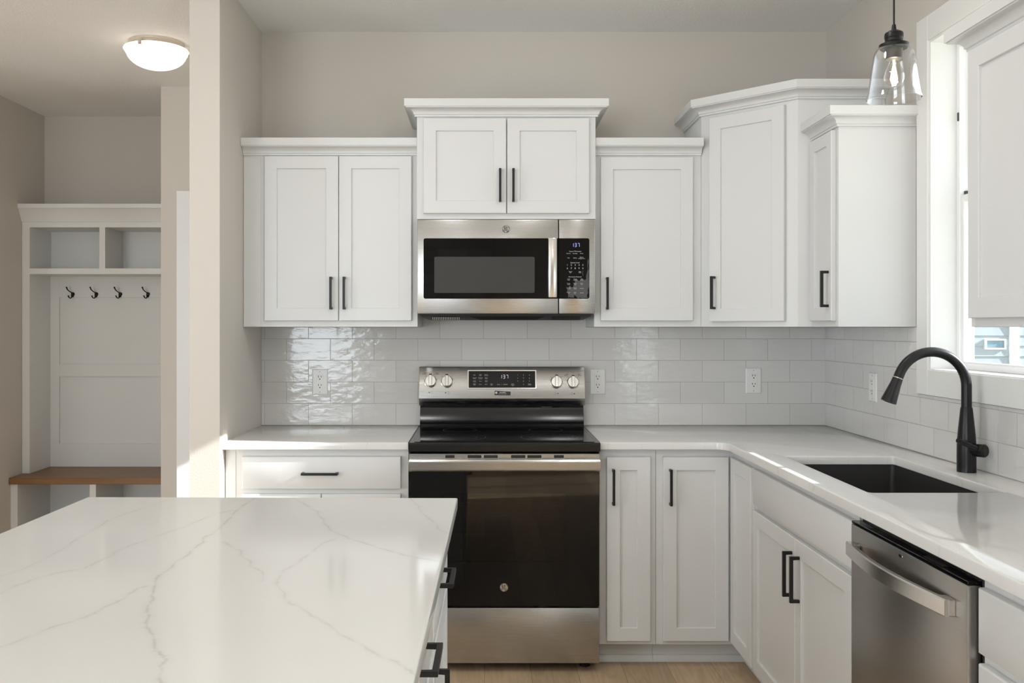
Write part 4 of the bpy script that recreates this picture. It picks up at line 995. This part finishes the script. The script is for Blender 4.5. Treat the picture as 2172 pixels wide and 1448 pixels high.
bm = new(); box(bm, F(), LX1 - 0.042, LX1, 0.001, ZB - 0.042, -LB, -1.302); th.part('bench_side', bm, LOCK)
xq = (196.5 - VPX) * 5.636 / FPX
bm = new(); box(bm, F(), xq - 0.019, xq + 0.019, 0.001, ZB - 0.042, -LB, -1.302); th.part('bench_divider', bm, LOCK)
bm = new(); box(bm, F(), LX0 + 0.042, LX1 - 0.042, 0.001, ZB - 0.042, -LB, -(LB - 0.012)); th.part('bench_back', bm, LOCK)
bm = new(); box(bm, F(), LX0 + 0.042, LX1 - 0.042, 0.06, 0.08, -(LB - 0.013), -1.304); th.part('bench_bottom', bm, LOCK)

def hook(px, label):
    x = (px - VPX) * 6.03 / FPX + 0.012; y = LB - 0.0245; z = zl(624, 6.03)
    th = Thing('coat_hook', label, 'hook', (x, y, z), 'black coat hooks on the locker back')
    f = F((x, y, z))
    bm = new(); lathe(bm, [(0.012, 0.0), (0.0125, 0.003), (0.009, 0.007)], f.p(0, 0.002), f.W, 20); lathe(bm, [(0.009, 0.0), (0.009, 0.004), (0.004, 0.007)], f.p(-0.002, -0.010), f.W, 16); th.part('back_plate', bm, HOOKM)
    bm = new(); tube(bm, [f.p(0, 0.008, 0.006), f.p(-0.004, 0.013, 0.018), f.p(-0.010, 0.020, 0.034), f.p(-0.0155, 0.030, 0.046), f.p(-0.018, 0.042, 0.052), f.p(-0.020, 0.047, 0.054)], [0.004, 0.0035, 0.0033, 0.0036, 0.0045, 0.0052], 12); th.part('upper_prong', bm, HOOKM)
    bm = new(); tube(bm, [f.p(0, -0.006, 0.006), f.p(-0.002, -0.018, 0.012), f.p(-0.007, -0.026, 0.020), f.p(-0.012, -0.022, 0.029), f.p(-0.015, -0.012, 0.034), f.p(-0.016, -0.008, 0.035)], [0.0042, 0.0035, 0.0033, 0.0035, 0.0043, 0.005], 12); th.part('lower_prong', bm, HOOKM)
hook(148, 'black coat hook on the locker, leftmost of four'); hook(198, 'black coat hook on the locker, second from the left')
hook(249, 'black coat hook on the locker, third from the left'); hook(308, 'black coat hook on the locker, farthest right of four')

# ============================================================ outside the window
bm = new(); box(bm, WF, 1.9, 30, -0.72, -0.70, -30, 12)
o = structure('ground', bm, painted('dry_lawn', srgb(196, 196, 180), 0.9, 8, 0.4, 0.05))
HY = 9.0
th = Thing('neighbor_house', 'pale blue sided house seen through the sink window', 'house', (9.5, HY + 3, -0.7))
bm = new(); fH = F((0, HY, 0))
box(bm, fH, 6.95, 13, -0.7, 4.0, -6, -0.001)
for k in range(30):
    z = -0.7 + k * 0.15
    loft(bm, [[fH.p(x, z, 0), fH.p(x, z, 0.022), fH.p(x, z + 0.15, 0.006), fH.p(x, z + 0.15, 0)] for x in (6.95, 13)])
th.part('wall_siding', bm, siding())
bm = new(); box(bm, fH, 6.82, 6.98, -0.7, 4.0, -0.1, 0.035); th.part('corner_board', bm, TRIM)
bm = new(); box(bm, fH, 7.56, 7.70, -0.7, 4.0, 0.0, 0.035); th.part('trim_board', bm, TRIM)
bm = new(); frame_ring(bm, fH, 7.20, 7.50, 1.05, 1.20, 0.022, 0.0, 0.05); wn = th.part('window_frame', bm, TRIM)
bm = new(); box(bm, fH, 7.222, 7.478, 1.072, 1.178, 0.01, 0.03); th.part('window_pane', bm, simple('house_window_glass', srgb(110, 140, 155), 0.1), wn)
bm = new(); loft(bm, [[Vector((6.6, HY - 0.5, 4.0)), Vector((13.3, HY - 0.5, 4.0)), Vector((13.3, HY + 6.5, 4.0)), Vector((6.6, HY + 6.5, 4.0))], [Vector((6.6, HY + 2.9, 6.2)), Vector((13.3, HY + 2.9, 6.2)), Vector((13.3, HY + 3.1, 6.2)), Vector((6.6, HY + 3.1, 6.2))]]); th.part('roof', bm, simple('roof_shingle', srgb(110, 108, 106), 0.9))

# stone chimney breast on the far wall behind the camera (mirrored in the microwave glass)
th = Thing('stone_fireplace', 'tall stacked-stone chimney breast on the wall opposite the kitchen', 'fireplace', (-0.55, -8.7, 0))
bm = new(); box(bm, WF, -1.3, 0.1, 0.001, ZC - 0.002, 8.55, 8.995, 0.005); th.part('stonework', bm, stone())
bm = new(); box(bm, WF, -1.4, 0.2, 1.25, 1.36, 8.35, 8.549, 0.004); th.part('mantel', bm, BENCH)
bm = new(); box(bm, WF, -1.0, -0.2, 0.2, 0.85, 8.535, 8.549, 0.002); th.part('firebox', bm, BPLAST)
